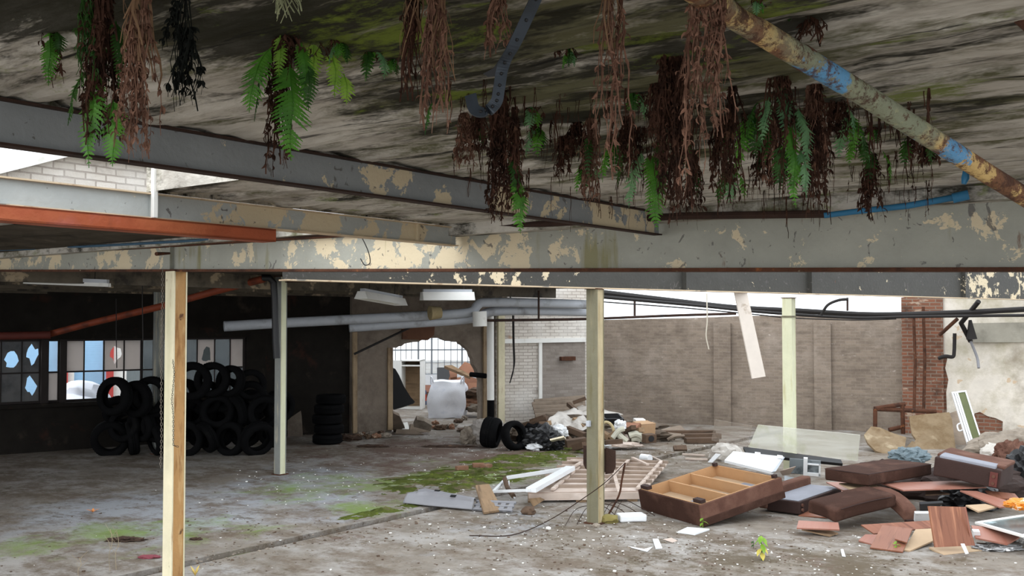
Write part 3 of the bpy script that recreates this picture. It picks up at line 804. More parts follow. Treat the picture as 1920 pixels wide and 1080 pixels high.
chain('long steel chain hanging left of the cream post', [P(305, 505, 9.5), P(304, 640, 9.5), P(302, 760, 9.5), P(303, 820, 9.5), P(301, 878, 9.5)], .009, .0028, m_chain)
chain('thin dark chain tied to the front of the cream post', [P(324, 674, 9.42), P(327, 700, 9.42), P(322, 750, 9.42), P(325, 780, 9.42), P(325, 835, 9.42), P(335, 838, 9.42)], .007, .0022, m_wire)
# ------------------------------------------------------------------ windows of the left wall
m_sash = mat('dark_steel_sash', (40, 34, 32), rough=.8, vary=.2)
m_dirty = mat('dirty_glass', (168, 160, 152), rough=.5, alpha=.62, layers=[dict(c=(120, 112, 106), s=2.5, a=.5, b=.7)])
nt_ = m_dirty.node_tree
tl_, mx_ = nt_.nodes.new('ShaderNodeBsdfTranslucent'), nt_.nodes.new('ShaderNodeMixShader')
tl_.inputs[0].default_value = c4((214, 206, 200))
mx_.inputs[0].default_value = .6
m_dirty.node_tree.nodes['Principled BSDF'].inputs['Alpha'].default_value = .75
nt_.links.new(nt_.nodes['Principled BSDF'].outputs[0], mx_.inputs[1])
nt_.links.new(tl_.outputs[0], mx_.inputs[2])
nt_.links.new(mx_.outputs[0], nt_.nodes['Material Output'].inputs[0])
m_clear = glassy('thin_glass', (200, 214, 224), .12)
m_grimy = mat('grimy_dark_glass', (92, 88, 84), rough=.6, alpha=.9, layers=[dict(c=(60, 56, 54), s=2.5, a=.45, b=.7)])
wl_ = lambda a, b: WL.px(a, b)
# (x edges, y top, mid, bottom per pane column, pane kinds top/bottom)  d dirty, c clear, x gone, g grimy, b broken
bays = [
    ([-150, -76, 4, 43, 78], 637, 692, 756, ['gg', 'gb', 'bg', 'bb']),
    ([91, 113], 636, 690, 750, ['cd']),
    ([125, 160, 197, 235, 268, 290, 314, 345, 372, 405, 434, 460], 629, 684, 748, ['dx', 'xc', 'bx', 'dx', 'cc', 'cc', 'cc', 'cc', 'bc', 'cc', 'dc'])]
for wi, (xs, yt, ym, yb_, kinds) in enumerate(bays):
    f = MB()
    X0, X1 = wl_(xs[0], yt)[0], wl_(xs[-1], yt)[0]
    zt_, zm_, zb_ = zt, zt - .52 * (zt - zs), zs
    for x in xs:
        q = wl_(x, yt)[0]
        w = .05 if x in (xs[0], xs[-1], 268, 345) else .022
        f.box((q - w / 2, .06, zb_), (q + w / 2, .1, zt_))
    for z, w in ((zb_ + .02, .05), (zm_, .03), (zt_ - .015, .04)): f.box((X0, .055, z - w / 2), (X1, .105, z + w / 2))
    win = f.build('window_%d' % (wi + 2), m_sash)
    win.matrix_world = WL.M
    win['kind'] = 'structure'
    pans = {'d': MB(), 'c': MB(), 'g': MB(), 'b': MB()}
    rr = random.Random(wi + 3)
    for (xa_, xb_), k2 in zip(zip(xs[:-1], xs[1:]), kinds):
        qa, qb = wl_(xa_, yt)[0] + .012, wl_(xb_, yt)[0] - .012
        for kk, z0, z1 in ((k2[0], zm_ + .015, zt_ - .03), (k2[1], zb_ + .04, zm_ - .015)):
            if kk == 'x': continue
            out = [(qa, z0), (qb, z0), (qb, z1), (qa, z1)]
            hs = []
            if kk == 'b':
                cx, cz = (qa + qb) / 2 + rr.uniform(-.03, .06), (z0 + z1) / 2 + rr.uniform(-.08, .05)
                hs = [[(cx + math.cos(a) * min(.12, (qb - qa) * .36) * rr.uniform(.6, 1.15), cz + math.sin(a) * .17 * rr.uniform(.5, 1.25)) for a in [2 * PI * i / 11 for i in range(11)]]]
            pans[kk].poly(out, hs, .078, .084)
    for k, m_ in (('d', m_dirty), ('c', m_clear), ('g', m_grimy), ('b', m_grimy if wi == 0 else m_dirty)):
        if pans[k].v: pans[k].build('glass', m_, win)
for i, (xa_, xb_) in enumerate(((78, 91), (113, 125))):       # posts between the windows
    o = MB().box((wl_(xa_, 640)[0], -.03, zs), (wl_(xb_, 640)[0], .2, zt)).build('trim_%d' % (7 + i), m_sash)
    o.matrix_world = WL.M
    o['kind'] = 'structure'
o = MB().box((-.5, -.12, zs - .07), (wl_(463, 640)[0], .25, zs)).build('trim_9', m_bay_shade)
o.matrix_world = WL.M
o['kind'] = 'structure'
# the slit of daylight past the windows
# outside: blue hall with red posts, yard wall, dark container, heap of white sacks
m_blue = mat('sky_blue_cladding', (150, 190, 222), rough=.6, vary=.05, bump=.3, bs=2, bst=(0, 0, 18))
WO = Wall(g(-260, 25.5), g(620, 31))
WO.build('wall_side', [(0, 0), (WO.L, 0), (WO.L, 3.3), (0, 3.3)], [], m_blue, th=.2)
wo = lambda a, b: WO.px(a, b)
for i, (xa_, xb_, mm) in enumerate(((112, 126, 'r'), (126, 138, 'w'), (198, 211, 'r'), (211, 330, 'w'))):
    o = MB().poly([(wo(xa_, 760)[0], 0), (wo(xb_, 760)[0], 0), (wo(xb_, 760)[0], 3.4), (wo(xa_, 760)[0], 3.4)], [], -.18 if mm == 'r' else -.08, .05).build('pilaster', mat('brick_red_paint', (176, 70, 66), vary=.1) if mm == 'r' else m_white)
    o.matrix_world = WO.M
    tag(o, {0: 'red pilaster outside at the left edge of the bright window', 1: 'white strip outside beside the red pilaster', 2: 'red pilaster outside at the third window pane', 3: 'broad pale cladding outside right of the red pilaster'}[i], 'pilaster', kind='thing')
b = MB().rbox((0, 0, 0), (4.4, 2.2, 2.13), .03)
ct = b.build('container', mat('dark_container', (84, 90, 90), vary=.15), M=None)
ct.matrix_world = frame(V((P(268, 640, 24).x, 24, 0)), V((.86, .5, 0)))
tag(ct, 'dark grey container standing outside behind the windows', 'container')
for i, (x, d, r) in enumerate(((135, 22.0, .55), (155, 22.2, .6), (172, 22.5, .5), (148, 22.6, .6))):
    o = MB().lump((0, 0, 0), (r, .5, r * .75), .3, i + 2).build('white_sack', mat('white_sack', (225, 228, 236), vary=.05), smooth=True)
    p = P(x, 640, d)
    o.location = (p.x, p.y, (.3, .34, .3, .66)[i])
    tag(o, ['leftmost white sack outside under the bright window', 'second white sack outside under the bright window', 'rightmost white sack outside under the bright window', 'white sack on top of the heap outside'][i], 'sack', 'white sacks outside')
# ------------------------------------------------------------------ tyres


def tyre_mesh(Ro=.3, Ri=.185, W=.19, treads=46):
    prof = [(Ri, -W * .36), (Ri + .012, -W * .43), (Ri + .05, -W * .5), (Ro - .035, -W * .47), (Ro - .012, -W * .40), (Ro, -W * .30), (Ro + .002, -W * .12), (Ro - .008, -W * .10), (Ro - .008, -W * .07), (Ro + .003, -W * .05), (Ro + .003, W * .05), (Ro - .008, W * .07), (Ro - .008, W * .10), (Ro + .002, W * .12), (Ro, W * .30), (Ro - .012, W * .40), (Ro - .035, W * .47), (Ri + .05, W * .5), (Ri + .012, W * .43), (Ri, W * .36), (Ri + .02, W * .3), (Ro - .03, W * .32), (Ro - .025, 0), (Ro - .03, -W * .32), (Ri + .02, -W * .3)]
    b = MB()
    n, m = treads * 2, len(prof)
    for i in range(n):
        a = 2 * PI * i / n
        for (r, y) in prof:
            rr = r - (.007 if (i % 2 and r > Ro - .02) else 0)
            b.v.append(V((rr * math.cos(a), y, rr * math.sin(a))))
    for i in range(n):
        for j in range(m):
            b.f.append((i * m + j, i * m + (j + 1) % m, ((i + 1) % n) * m + (j + 1) % m, ((i + 1) % n) * m + j))
    return b


tb = tyre_mesh()
ty0 = tb.build('tyre', m_black, smooth=True)
used = [0]


def tyre(label, loc, rx, rz, sc=1.0, group='tyres in the dark heap', ry=0.0):
    o = ty0 if not used[0] else ty0.copy()
    if used[0]: C.objects.link(o)
    used[0] = 1
    o.matrix_basis = Matrix.Translation(V(loc)) @ Matrix.Rotation(rz, 4, 'Z') @ Matrix.Rotation(rx, 4, 'X') @ Matrix.Rotation(ry, 4, 'Y') @ (Matrix.Scale(sc, 4) if not isinstance(sc, tuple) else Matrix.Diagonal((*sc, 1)))
    return tag(o, label, 'tyre', group)


p = P(919, 818, 20.0)
tyre('black tyre lying tread-forward against the dusty sack', (p.x + .02, p.y, .29), math.radians(8), math.radians(76), (1, 1.75, 1), 'pair of tyres by the rubble heap')
p = P(968, 818, 19.6)
tyre('black tyre showing its hollow face, right of the tread-forward tyre', (p.x - .04, p.y, .275), math.radians(-14), math.radians(42), (.95, 1.1, .95), 'pair of tyres by the rubble heap')
# dark heap in front of the windows
spots_ = [(215, 743, 18.2, 1.15, 'tyre on the heap silhouetted against the bright window, leftmost'), (256, 748, 18.4, 1.1, 'second tyre silhouetted against the window'), (284, 741, 18.6, 1.15, 'tyre silhouetted just left of the chain'), (360, 715, 18.8, 1.2, 'tyre on top of the heap just right of the cream post'), (398, 712, 18.9, 1.1, 'tyre on top of the heap under the middle panes'), (432, 715, 19.0, 1.0, 'tyre on top of the heap under the last panes'), (470, 722, 19.2, 1.0, 'tyre at the right end of the heap top')]
for i, (x, y, d, sc, lab) in enumerate(spots_):
    p = P(x, y, d)
    tyre(lab, p, math.radians(R.uniform(-12, 12)), R.uniform(-.5, .6), sc)
for row, (y, xs) in enumerate(((775, range(228, 500, 44)), (812, range(205, 510, 46)))):
    for x in xs:
        d = 18.95 - row * .15 + R.uniform(-.05, .1)
        p = P(x + R.uniform(-6, 6), y, d)
        p.z = (.78, .31)[row] + R.uniform(-.01, .03)
        tyre('black tyre buried in the dark heap before the windows', p, math.radians(R.uniform(-25, 25)), R.uniform(-1.2, 1.2), R.uniform(.95, 1.15))
        if x > 330: tyre('black tyre buried in the dark heap before the windows', p + V((.1, .7, .05)), math.radians(R.uniform(-25, 25)), R.uniform(-1.2, 1.2), R.uniform(.95, 1.1))
for x in range(340, 500, 40):
    p = P(x + R.uniform(-5, 5), 600, 19.35)
    p.z = .62 + R.uniform(-.03, .04)
    tyre('black tyre buried in the dark heap before the windows', p, math.radians(R.uniform(-15, 15)), R.uniform(-.8, .9), 1.1)
    tyre('black tyre buried in the dark heap before the windows', p + V((.15, -.1, .42)), math.radians(R.uniform(-15, 15)), R.uniform(-.8, .9), 1.1)
for x in (236, 268, 300):
    p = P(x, 600, 18.75)
    p.z = .58 + R.uniform(-.03, .04)
    tyre('black tyre buried in the dark heap before the windows', p, math.radians(R.uniform(-15, 15)), R.uniform(-.8, .9), 1.05)
for i in range(5):
    p = P(618, 600, 20.6)
    tyre(('topmost', 'fourth', 'third', 'second', 'bottom')[4 - i] + ' tyre of the flat stack in the black bay', (p.x + R.uniform(-.04, .04), p.y, .1 + .2 * i), PI / 2, 0, 1.0, 'flat stack of tyres')
o = plate('concrete_slab', 'pale slab leaning in the dark bay behind the grey post', 'slab', [(538, 818, .0), (567, 818, .0), (563, 750, .75), (541, 750, .75)], .06, m_render)

# ------------------------------------------------------------------ lamps


def lamp(label, a, b, w, h, glow=False, group='hanging strip lamps', hang_=.3, tubes=2, yaw=0):
    a, b = V(a), V(b)
    M = frame(a, b - a)
    L = (b - a).length
    t = thing('strip_lamp', label, 'lamp', M, group)
    r = MB()
    th = .006
    prof = [(-w / 2, 0), (-w * .28, h), (w * .28, h), (w / 2, 0), (w / 2 - .01, 0), (w * .27, h - th), (-w * .27, h - th), (-w / 2 + .01, 0)]
    r.poly(prof, [], 0, L)
    Rz = Matrix.Rotation(-PI / 2, 4, 'Z')       # profile's y runs along x
    r.v = [V((p.y, p.x, p.z)) for p in r.v]
    refl = r.build('reflector', m_white, t)
    for x in (0, L - .008):
        e_ = MB().poly([(-w / 2, 0), (-w * .28, h), (w * .28, h), (w / 2, 0)], [], x, x + .008)
        e_.v = [V((p.y, p.x, p.z)) for p in e_.v]
        e_.build('end_cap', m_white, refl)
    for k in range(tubes):
        y = (k - (tubes - 1) / 2) * .09
        MB().tube([(.05, y, .025), (L - .05, y, .025)], .014, 8).build('lamp_tube', mat('dead_tube', (228, 228, 220), rough=.3), t, smooth=True)
    bal = MB().box((.03, -.045, h), (L - .03, .045, h + .05)).build('ballast_box', m_duct, t)
    for x in (L * .18, L * .82):
        MB().tube([(x, 0, h + .05), (x, 0, h + hang_)], .006, 5).build('hanger', m_wire, bal)
    return t


lamp('white strip lamp with bright reflector hanging left of the white duct stub', P(790, 563, 18.3), P(887, 563, 18.6), .3, .15)
lamp('grubby cream strip lamp hanging askew beside the bright one', P(677, 560, 17.3), P(752, 573, 18.6), .28, .13)
lamp('bare strip lamp fixed under the dim ceiling at far left', P(46, 532, 14.0), P(206, 538, 14.0), .1, .05, hang_=.16, tubes=1, group=None)
# loose panel strip dangling from the dark girder
a, b_, c, d = P(1376, 549, 14.33), P(1399, 547, 14.33), P(1434, 706, 14.33), P(1409, 710, 14.33)
b = MB()
n = V((.25, -.95, .1)).normalized()
b.add([a, b_, c, d] + [q + n * .025 for q in (a, b_, c, d)], [(0, 1, 2, 3), (7, 6, 5, 4), (0, 1, 5, 4), (1, 2, 6, 5), (2, 3, 7, 6), (3, 0, 4, 7)])
o = b.build('loose_board', mat('offwhite_panel', (205, 196, 186), rough=.7, vary=.08, layers=[dict(c=(150, 132, 112), s=4, a=.65, b=.72, amt=.7)]), M=frame(a, d - a))
tag(o, 'long off-white panel strip dangling askew beside the pale post', 'panel')
# dark perforated strap with a hooked end
sp_ = arc([P(1035, -70, 2.05), P(1000, 8, 2.08), P(965, 82, 2.1), P(944, 122, 2.12), P(936, 165, 2.12), P(930, 192, 2.12), P(910, 210, 2.12), P(890, 205, 2.13), P(882, 178, 2.14)], 8)
b = MB()
wd = V((.85, .5, .1)).normalized()
ring = []
for i, p in enumerate(sp_):
    t_ = (sp_[min(i + 1, len(sp_) - 1)] - sp_[max(0, i - 1)]).normalized()
    w_ = (V((1, 0, 0)) - t_ * t_.x).normalized() if i < 44 else t_.cross(V((0, 1, 0))).normalized() * -1
    w_ = (V((.6, .0, .35)) - t_ * V((.6, 0, .35)).dot(t_)).normalized()
    n_ = t_.cross(w_)
    hw = .0125
    ring.append([p - w_ * hw - n_ * .002, p + w_ * hw - n_ * .002, p + w_ * hw + n_ * .002, p - w_ * hw + n_ * .002])
k = 0
b.v = [q for r in ring for q in r]
for i in range(len(ring) - 1):
    for j in range(4): b.f.append((i * 4 + j, i * 4 + (j + 1) % 4, i * 4 + 4 + (j + 1) % 4, i * 4 + 4 + j))
b.f += [(3, 2, 1, 0), tuple((len(ring) - 1) * 4 + j for j in range(4))]
strap = b.build('steel_strap', m_steel, M=T(sp_[0]))
tag(strap, 'dark perforated steel strap hanging with a hooked end, top middle', 'strap')
hl = MB()
for i in range(3, len(sp_) - 12, 4):
    p = sp_[i]
    r_ = ring[i]
    n_ = ((r_[0] - r_[3])).normalized()
    for s_ in (-1, 1):
        hl.lump(p + n_ * .0023 * s_, (.0042, .0042, .0042), 0, 0, 1)
hl.build('strap_holes', m_blackpl, strap, M=T(sp_[0]))
tear = [P(938, 108, 2.12), P(925, 128, 2.12), P(906, 138, 2.12), P(915, 144, 2.12), P(932, 142, 2.12)]
b = MB()
b.add(tear + [q + V((0, .004, 0)) for q in tear], [(0, 1, 2, 3, 4), (9, 8, 7, 6, 5)] + [(i, (i + 1) % 5, 5 + (i + 1) % 5, 5 + i) for i in range(5)])
b.build('torn_flap', m_blackpl, strap, M=T(sp_[0]))

# ------------------------------------------------------------------ ferns and roots hanging from the soffit
m_root = mat('dead_fern_brown', (72, 49, 39), rough=.95, spec=.1, vary=.4, layers=[dict(c=(36, 24, 19), s=16, a=.45, b=.6, amt=.85), dict(c=(120, 88, 70), s=26, a=.6, b=.7, amt=.7)])
m_rootp = mat('dry_fern_tan', (118, 88, 73), rough=.95, spec=.1, vary=.35, layers=[dict(c=(74, 50, 41), s=20, a=.48, b=.62, amt=.8), dict(c=(160, 130, 110), s=26, a=.6, b=.7, amt=.6)])
m_rootk = mat('black_dead_leaf', (22, 24, 21), rough=.9, spec=.1, vary=.3)
m_strand = mat('root_strand', (122, 96, 74), rough=.95, spec=.1, vary=.3)


def leafmat(name, c1, c2):
    t = NT(name)
    oi = t.n.new('ShaderNodeObjectInfo')
    n = t.noise(t.tc.outputs['Object'], 14, 4)
    t.set(t.b, 'Base Color', t.mix(t.mr(n, .35, .65), c4(c1), c4(c2)))
    t.set(t.b, 'Roughness', .5)
    t.set(t.b, 'Specular IOR Level', .3)
    tr = t.node('ShaderNodeBsdfTranslucent', {'Color': c4([min(255, int(x * 1.15)) for x in c2])})
    mx = t.n.new('ShaderNodeMixShader')
    mx.inputs[0].default_value = .4
    t.t.links.new(t.b.outputs[0], mx.inputs[1])
    t.t.links.new(tr.outputs[0], mx.inputs[2])
    t.t.links.new(mx.outputs[0], t.n['Material Output'].inputs[0])
    return t.m


m_fern = leafmat('fern_green', (56, 104, 34), (92, 148, 52))
m_ferny = leafmat('fern_yellow_green', (104, 148, 50), (150, 186, 74))
m_fernb = leafmat('fern_blue_green', (72, 114, 78), (118, 158, 112))
m_fernd = leafmat('fern_dark_green', (34, 66, 26), (58, 96, 38))


def frond(b, base, yaw, length, width, drop=1.0, out=.35, n=22, rng=R, lob=5, curl=.15, twist=0.0):
    """a pinnate frond leaving base towards yaw, arching over and hanging"""
    h = V((math.cos(yaw), math.sin(yaw), 0))
    pts = []
    for i in range(n + 1):
        t = i / n
        pts.append(base + h * (out * length * math.sin(min(1, t * 1.3) * PI / 2)) + V((0, 0, -1)) * (length * drop * t ** 1.25) + h * (curl * length * t * t * .3) + V((noise.noise(V((t * 3, yaw, 1))), noise.noise(V((t * 3, yaw, 5))), 0)) * length * .04)
    b.tube(pts, [.0016 * (1 - .7 * i / n) + .0004 for i in range(n + 1)], 4)
    side0 = h.cross(V((0, 0, 1))).normalized()
    side0 = Matrix.Rotation(twist, 3, 'Z') @ side0
    for i in range(2, n + 1):
        t = i / n
        T_ = (pts[min(n, i + 1)] - pts[i - 1]).normalized()
        sd = (side0 - T_ * side0.dot(T_)).normalized()
        nm = T_.cross(sd)
        pw = width * (math.sin(PI * min(1, (t * .92 + .06)) ** .8) ** .8) * (1 if t < .9 else .8)
        if i == n: pw *= .5
        for sg in (-1, 1):
            L = pw * rng.uniform(.88, 1.08)
            if rng.random() < .04: continue
            d_ = (sd * sg * .93 + T_ * .36 + nm * rng.uniform(-.2, .2)).normalized()
            per = (T_ - d_ * T_.dot(d_)).normalized()
            hw = min(length / n * .62, L * .3)
            m = lob * 2
            k = len(b.v)
            for q in range(m + 1):
                f = q / m
                c = pts[i] + d_ * L * f + V((0, 0, -1)) * (L * .18 * f * f) + nm * L * .12 * math.sin(f * 2.6)
                e = hw * (1 - f ** 1.7) * (1.0 if q % 2 else .58) + .0004
                b.v += [c, c + per * e + d_ * e * .35, c - per * e * .95 + d_ * e * .35]
            for q in range(m):
                a0, a1 = k + q * 3, k + q * 3 + 3
                b.f += [(a0, a1, a1 + 1, a0 + 1), (a0, a0 + 2, a1 + 2, a1)]


def shag(b, top, length, r, ns, nl, rng, ls=.012, sway=.02, leaf=True, taper=.45):
    """matted roots and withered fronds: wavy strands with crumpled leaf scraps"""
    for i in range(ns):
        a, q = rng.uniform(0, 2 * PI), r * math.sqrt(rng.random())
        L = length * (rng.uniform(.35, 1.0) if i > ns * .3 else rng.uniform(.8, 1.0))
        x0, y0 = math.cos(a) * q, math.sin(a) * q
        ph, ph2 = rng.uniform(0, 9), rng.uniform(0, 9)
        m = max(5, int(L / .025))
        pts = []
        for j in range(m + 1):
            t = j / m
            k = (1 - (1 - taper) * t * L / length) * (.35 + .65 * min(1, t * L / length * 4))
            pts.append(top + V((x0 * k + sway * (math.sin(ph + t * 4) - math.sin(ph)) * t + .003 * math.sin(ph2 + j * 1.7), y0 * k + sway * (math.cos(ph2 + t * 3.5) - math.cos(ph2)) * t + .003 * math.cos(ph + j * 2.1), -(L + .045) * t + .01)))
        rw = (.0009 + .0012 * rng.random()) * (1 if rng.random() < .7 else 2.2)
        b.tube(pts, [rw * (1 - .5 * j / m) for j in range(m + 1)], 3, cap=False)
        if not leaf: continue
        for j in range(nl):
            t = rng.uniform(.08, 1)
            p = pts[min(m, int(t * m))]
            s1 = ls * rng.uniform(.5, 1.3)
            d_ = V((rng.gauss(0, .7), rng.gauss(0, .7), rng.uniform(-2.6, -.8))).normalized()
            e_ = d_.cross(V((rng.gauss(0, 1), rng.gauss(0, 1), rng.gauss(0, 1)))).normalized()
            n_ = d_.cross(e_)
            k = len(b.v)
            for f, w_ in ((0, .12), (.35, .42), (.7, .34), (1, .05)):
                c = p + d_ * s1 * 2.3 * f + n_ * s1 * .5 * math.sin(f * 3)
                b.v += [c + e_ * s1 * w_ + n_ * s1 * w_ * .6, c, c - e_ * s1 * w_ + n_ * s1 * w_ * .6]
            for f in range(3):
                o = k + f * 3
                b.f += [(o, o + 3, o + 4, o + 1), (o + 1, o + 4, o + 5, o + 2)]


def top_at(px, py, z=SZ + .012):
    return Z(px, py, z) + V((0, 0, .045))


def plant(name, label, px, py, shags=(), fronds=(), cat='fern', group='plants hanging from the soffit', seed=0):
    """shags: (dx px, length px, r px, ns, nl, mat); fronds: (dx px, dy px, yaw, len px, width px, out, mat[, twist])"""
    tp = top_at(px, py)
    s = tp.y / FPX          # metres per photo pixel at this depth
    rng = random.Random(seed + int(px * 3 + py))
    t = thing(name, label, cat, tp, group)
    for (dx, L, r, ns, nl, m, *rest) in shags:
        b = MB()
        shag(b, V((dx * s, rng.uniform(-r, r) * s * .6, (rest[0] * -s) if rest else 0)), L * s, r * s, int(ns * 1.7) + 2, nl, rng, ls=min(.014, max(.007, 5 * s)), sway=.012 + 3 * s)
        b.build('dead_fronds' if nl else 'root_strands', m, t, recalc=False)
    for (dx, dy, yaw, L, W, out, m, *rest) in fronds:
        b = MB()
        frond(b, V((dx * s, -.3 * r * s if shags else 0, -dy * s - .04)), yaw, L * s, W * s, out=out, n=max(10, min(24, int(L / 6))), rng=rng, twist=rest[0] if rest else 0, lob=5 if W > 22 else 3)
        b.build('frond', m, t, recalc=False)
    return t


Fz = PI * 1.5       # yaw towards the camera
plant('hanging_fern', 'small green frond with one brown frond, first plant from the left edge', 98, 62, [(6, 120, 6, 5, 14, m_root)], [(-2, 0, Fz + .3, 108, 20, .12, m_fern), (10, 0, 5.4, 48, 16, .3, m_fernd)])
plant('hanging_fern', 'large dark brown root mass with green fronds peeping out, left of the tan tassel', 190, -14, [(0, 305, 23, 34, 26, m_root), (-22, 190, 8, 8, 12, m_fernd)],
      [(-6, 150, Fz - .5, 190, 30, .05, m_fern, .3), (-18, 150, 3.4, 110, 26, .3, m_fernd), (26, 210, 5.2, 128, 30, .12, m_fern, -.4), (30, 60, 5.6, 130, 20, .1, m_fernd), (-22, 60, 3.9, 90, 16, .15, m_fernd)])
plant('hanging_fern', 'tan withered tassel with bare strands above, right of the dark brown mass', 258, -22, [(-6, 250, 15, 14, 26, m_rootp, 90), (12, 270, 9, 7, 26, m_rootp, 60), (0, 200, 18, 12, 0, m_strand)])
plant('dead_stem', 'black shrivelled leaf chain hanging on one stem', 347, -10, [(2, 232, 4, 5, 3, m_rootk), (-4, 120, 10, 6, 26, m_rootk, 110), (12, 90, 5, 3, 26, m_rootk, 110), (-18, 60, 7, 4, 22, m_rootk, 60)], cat='dead plant')
plant('lichen_tuft', 'pale grey-green lichen tuft dangling at the top edge', 541, -10, [(0, 56, 6, 16, 0, mat('lichen', (148, 152, 118), vary=.2))], cat='lichen')
plant('hanging_fern', 'big bright green fern on a long brown root rope, left of centre', 530, 66, [(-6, 276, 10, 20, 26, m_root), (10, 90, 22, 12, 14, m_root)],
      [(16, 62, Fz + .35, 185, 44, .12, m_fern, .25), (-16, 28, 3.7, 128, 38, .3, m_fern, .6), (-2, 6, Fz, 90, 15, .1, m_ferny), (38, 20, 5.4, 110, 22, .1, m_fern), (-34, 60, 3.5, 110, 22, .1, m_fernd), (50, 60, 5.0, 90, 20, .1, m_fernd)])
plant('hanging_fern', 'yellow-green lobed fronds right of the big bright fern', 602, 84, [(0, 40, 8, 5, 4, m_root)], [(-12, 0, Fz, 86, 20, .1, m_ferny), (20, 20, 5.2, 90, 20, .25, m_ferny), (44, 60, 5.3, 60, 20, .2, m_ferny), (30, 0, 5.8, 40, 15, .5, m_fern)])
plant('root_tassel', 'thin brown root tassel, left of a close pair', 776, -8, [(0, 215, 13, 15, 7, m_root), (4, 150, 18, 10, 0, m_strand)], cat='roots')
plant('root_tassel', 'longer grey-brown root tassel, right of a close pair', 818, -12, [(0, 280, 13, 22, 9, m_rootp), (6, 180, 14, 10, 0, m_strand)], [(-6, 215, 3.6, 60, 14, .2, m_fernd)], cat='roots')
plant('hanging_fern', 'long brown root rope ending in a green fern behind the steel strap', 938, 175, [(0, 255, 17, 28, 26, m_root), (28, 180, 14, 12, 22, m_root, 60)], [(32, 165, Fz + .4, 105, 24, .12, m_fern, .2), (22, 120, 5.4, 100, 15, .1, m_fernd)])
plant('root_tassel', 'pale brown tassel behind the straight part of the steel strap', 935, -10, [(0, 140, 9, 10, 16, m_rootp)], cat='roots')
plant('root_tassel', 'long rusty brown twin root ropes hanging from the top edge, right of centre', 1140, -14, [(0, 330, 7, 5, 12, m_rootp), (24, 385, 6, 5, 14, m_rootp), (6, 150, 14, 6, 0, m_strand)], cat='roots')
plant('root_tassel', 'thick dark brown root curtain left of the pink-brown tassel', 1262, 104, [(-10, 300, 20, 30, 20, m_root), (14, 335, 14, 24, 20, m_root)], cat='roots')
plant('hanging_fern', 'bright green fern low in front of the dark root curtain', 1222, 236, [(14, 190, 5, 5, 8, m_root), (-20, 100, 14, 8, 10, m_root)], [(2, 56, Fz + .1, 145, 30, .1, m_fern, .3), (-16, 50, 3.8, 110, 24, .3, m_fernb), (-40, 40, 3.5, 80, 20, .3, m_fernd), (14, 30, 5.3, 110, 24, .1, m_fernd)])
plant('root_tassel', 'pink-brown withered tassel hanging before the rusty pipe', 1318, -22, [(-4, 320, 11, 7, 24, m_rootp), (20, 300, 9, 6, 24, m_rootp), (-20, 420, 5, 5, 18, m_rootp), (38, 240, 5, 3, 20, m_rootp, 60)], cat='roots')
plant('hanging_fern', 'cluster of blue-green fronds beneath the rusty pipe', 1470, 148, [(0, 240, 15, 14, 14, m_root), (-22, 130, 14, 8, 8, m_root)],
      [(-2, 10, Fz, 105, 20, .05, m_fernb), (-28, 40, 3.9, 88, 18, .25, m_fernb), (8, 90, Fz + .3, 160, 26, .08, m_fern, .2), (26, 60, 5.4, 110, 26, .15, m_fernb), (-8, 130, 4.2, 90, 20, .1, m_fernd), (-50, 50, 3.4, 70, 14, .3, m_fernd), (30, 140, 5.3, 90, 20, .1, m_fernb)])
plant('root_tassel', 'brown withered root mass right of the blue-green ferns', 1528, 152, [(0, 265, 14, 24, 24, m_root), (-4, 190, 12, 10, 14, m_rootp, 10)], cat='roots')
plant('root_tassel', 'red-brown clump hanging close under the blue part of the pipe', 1570, 182, [(0, 95, 16, 18, 22, m_root)], [(16, 20, 5.5, 62, 13, .2, m_fernb)], cat='roots')
plant('root_tassel', 'dark brown twin-tipped tassel over the right end of the girder', 1634, 282, [(0, 125, 11, 18, 14, m_root), (3, 148, 6, 8, 10, m_root)], [(-4, 0, 4.4, 70, 14, .1, m_fernd), (22, 5, 5.5, 60, 14, .2, m_fern)], cat='roots')
plant('root_tassel', 'wispy curl of roots poking up behind the rusty pipe', 1520, 50, [(0, 46, 9, 8, 6, m_root)], cat='roots')
plant('hanging_fern', 'dim green ferns trailing beneath the lower pipe at right', 1715, 262, [(0, 46, 12, 10, 6, m_root)], [(-18, 0, 4.2, 60, 14, .3, m_fernd), (14, 4, 5.3, 52, 13, .3, m_fernd), (40, -8, 5.6, 40, 11, .3, m_fernd)])
small = [(870, 212, 118, 8, 'r'), (897, 225, 78, 6, 'r'), (1055, 252, 96, 6, 'r'), (1108, 222, 176, 13, 'r'), (1080, 232, 80, 7, 'r'), (1010, 238, 68, 8, 'g'), (1062, 96, 40, 10, 'g'), (968, 238, 130, 6, 'r'),
         (1178, 222, 130, 9, 'r'), (1195, 172, 70, 8, 'g'), (1372, 158, 240, 10, 'r'), (1352, 220, 150, 10, 'r'), (1405, 212, 120, 10, 'g'), (1430, 250, 120, 8, 'r'), (1590, 218, 90, 10, 'g'), (1610, 262, 60, 9, 'g'), (1370, 320, 75, 10, 'g'), (1500, 220, 90, 11, 'g'), (700, 96, 70, 12, 'g'), (1285, 208, 190, 9, 'r'),
         (1545, 240, 130, 7, 'r'), (1450, 210, 150, 8, 'r'), (1235, 150, 120, 12, 'r'), (1740, 270, 50, 7, 'r'), (1100, 300, 70, 9, 'g'), (1000, 200, 60, 10, 'g'), (640, 80, 50, 12, 'g'), (1155, 260, 90, 9, 'g'), (1425, 2, 40, 14, 'g'), (1300, 290, 120, 6, 'r'), (1640, 240, 40, 12, 'g'), (1480, 290, 70, 9, 'g'), (735, 110, 44, 12, 'g')]
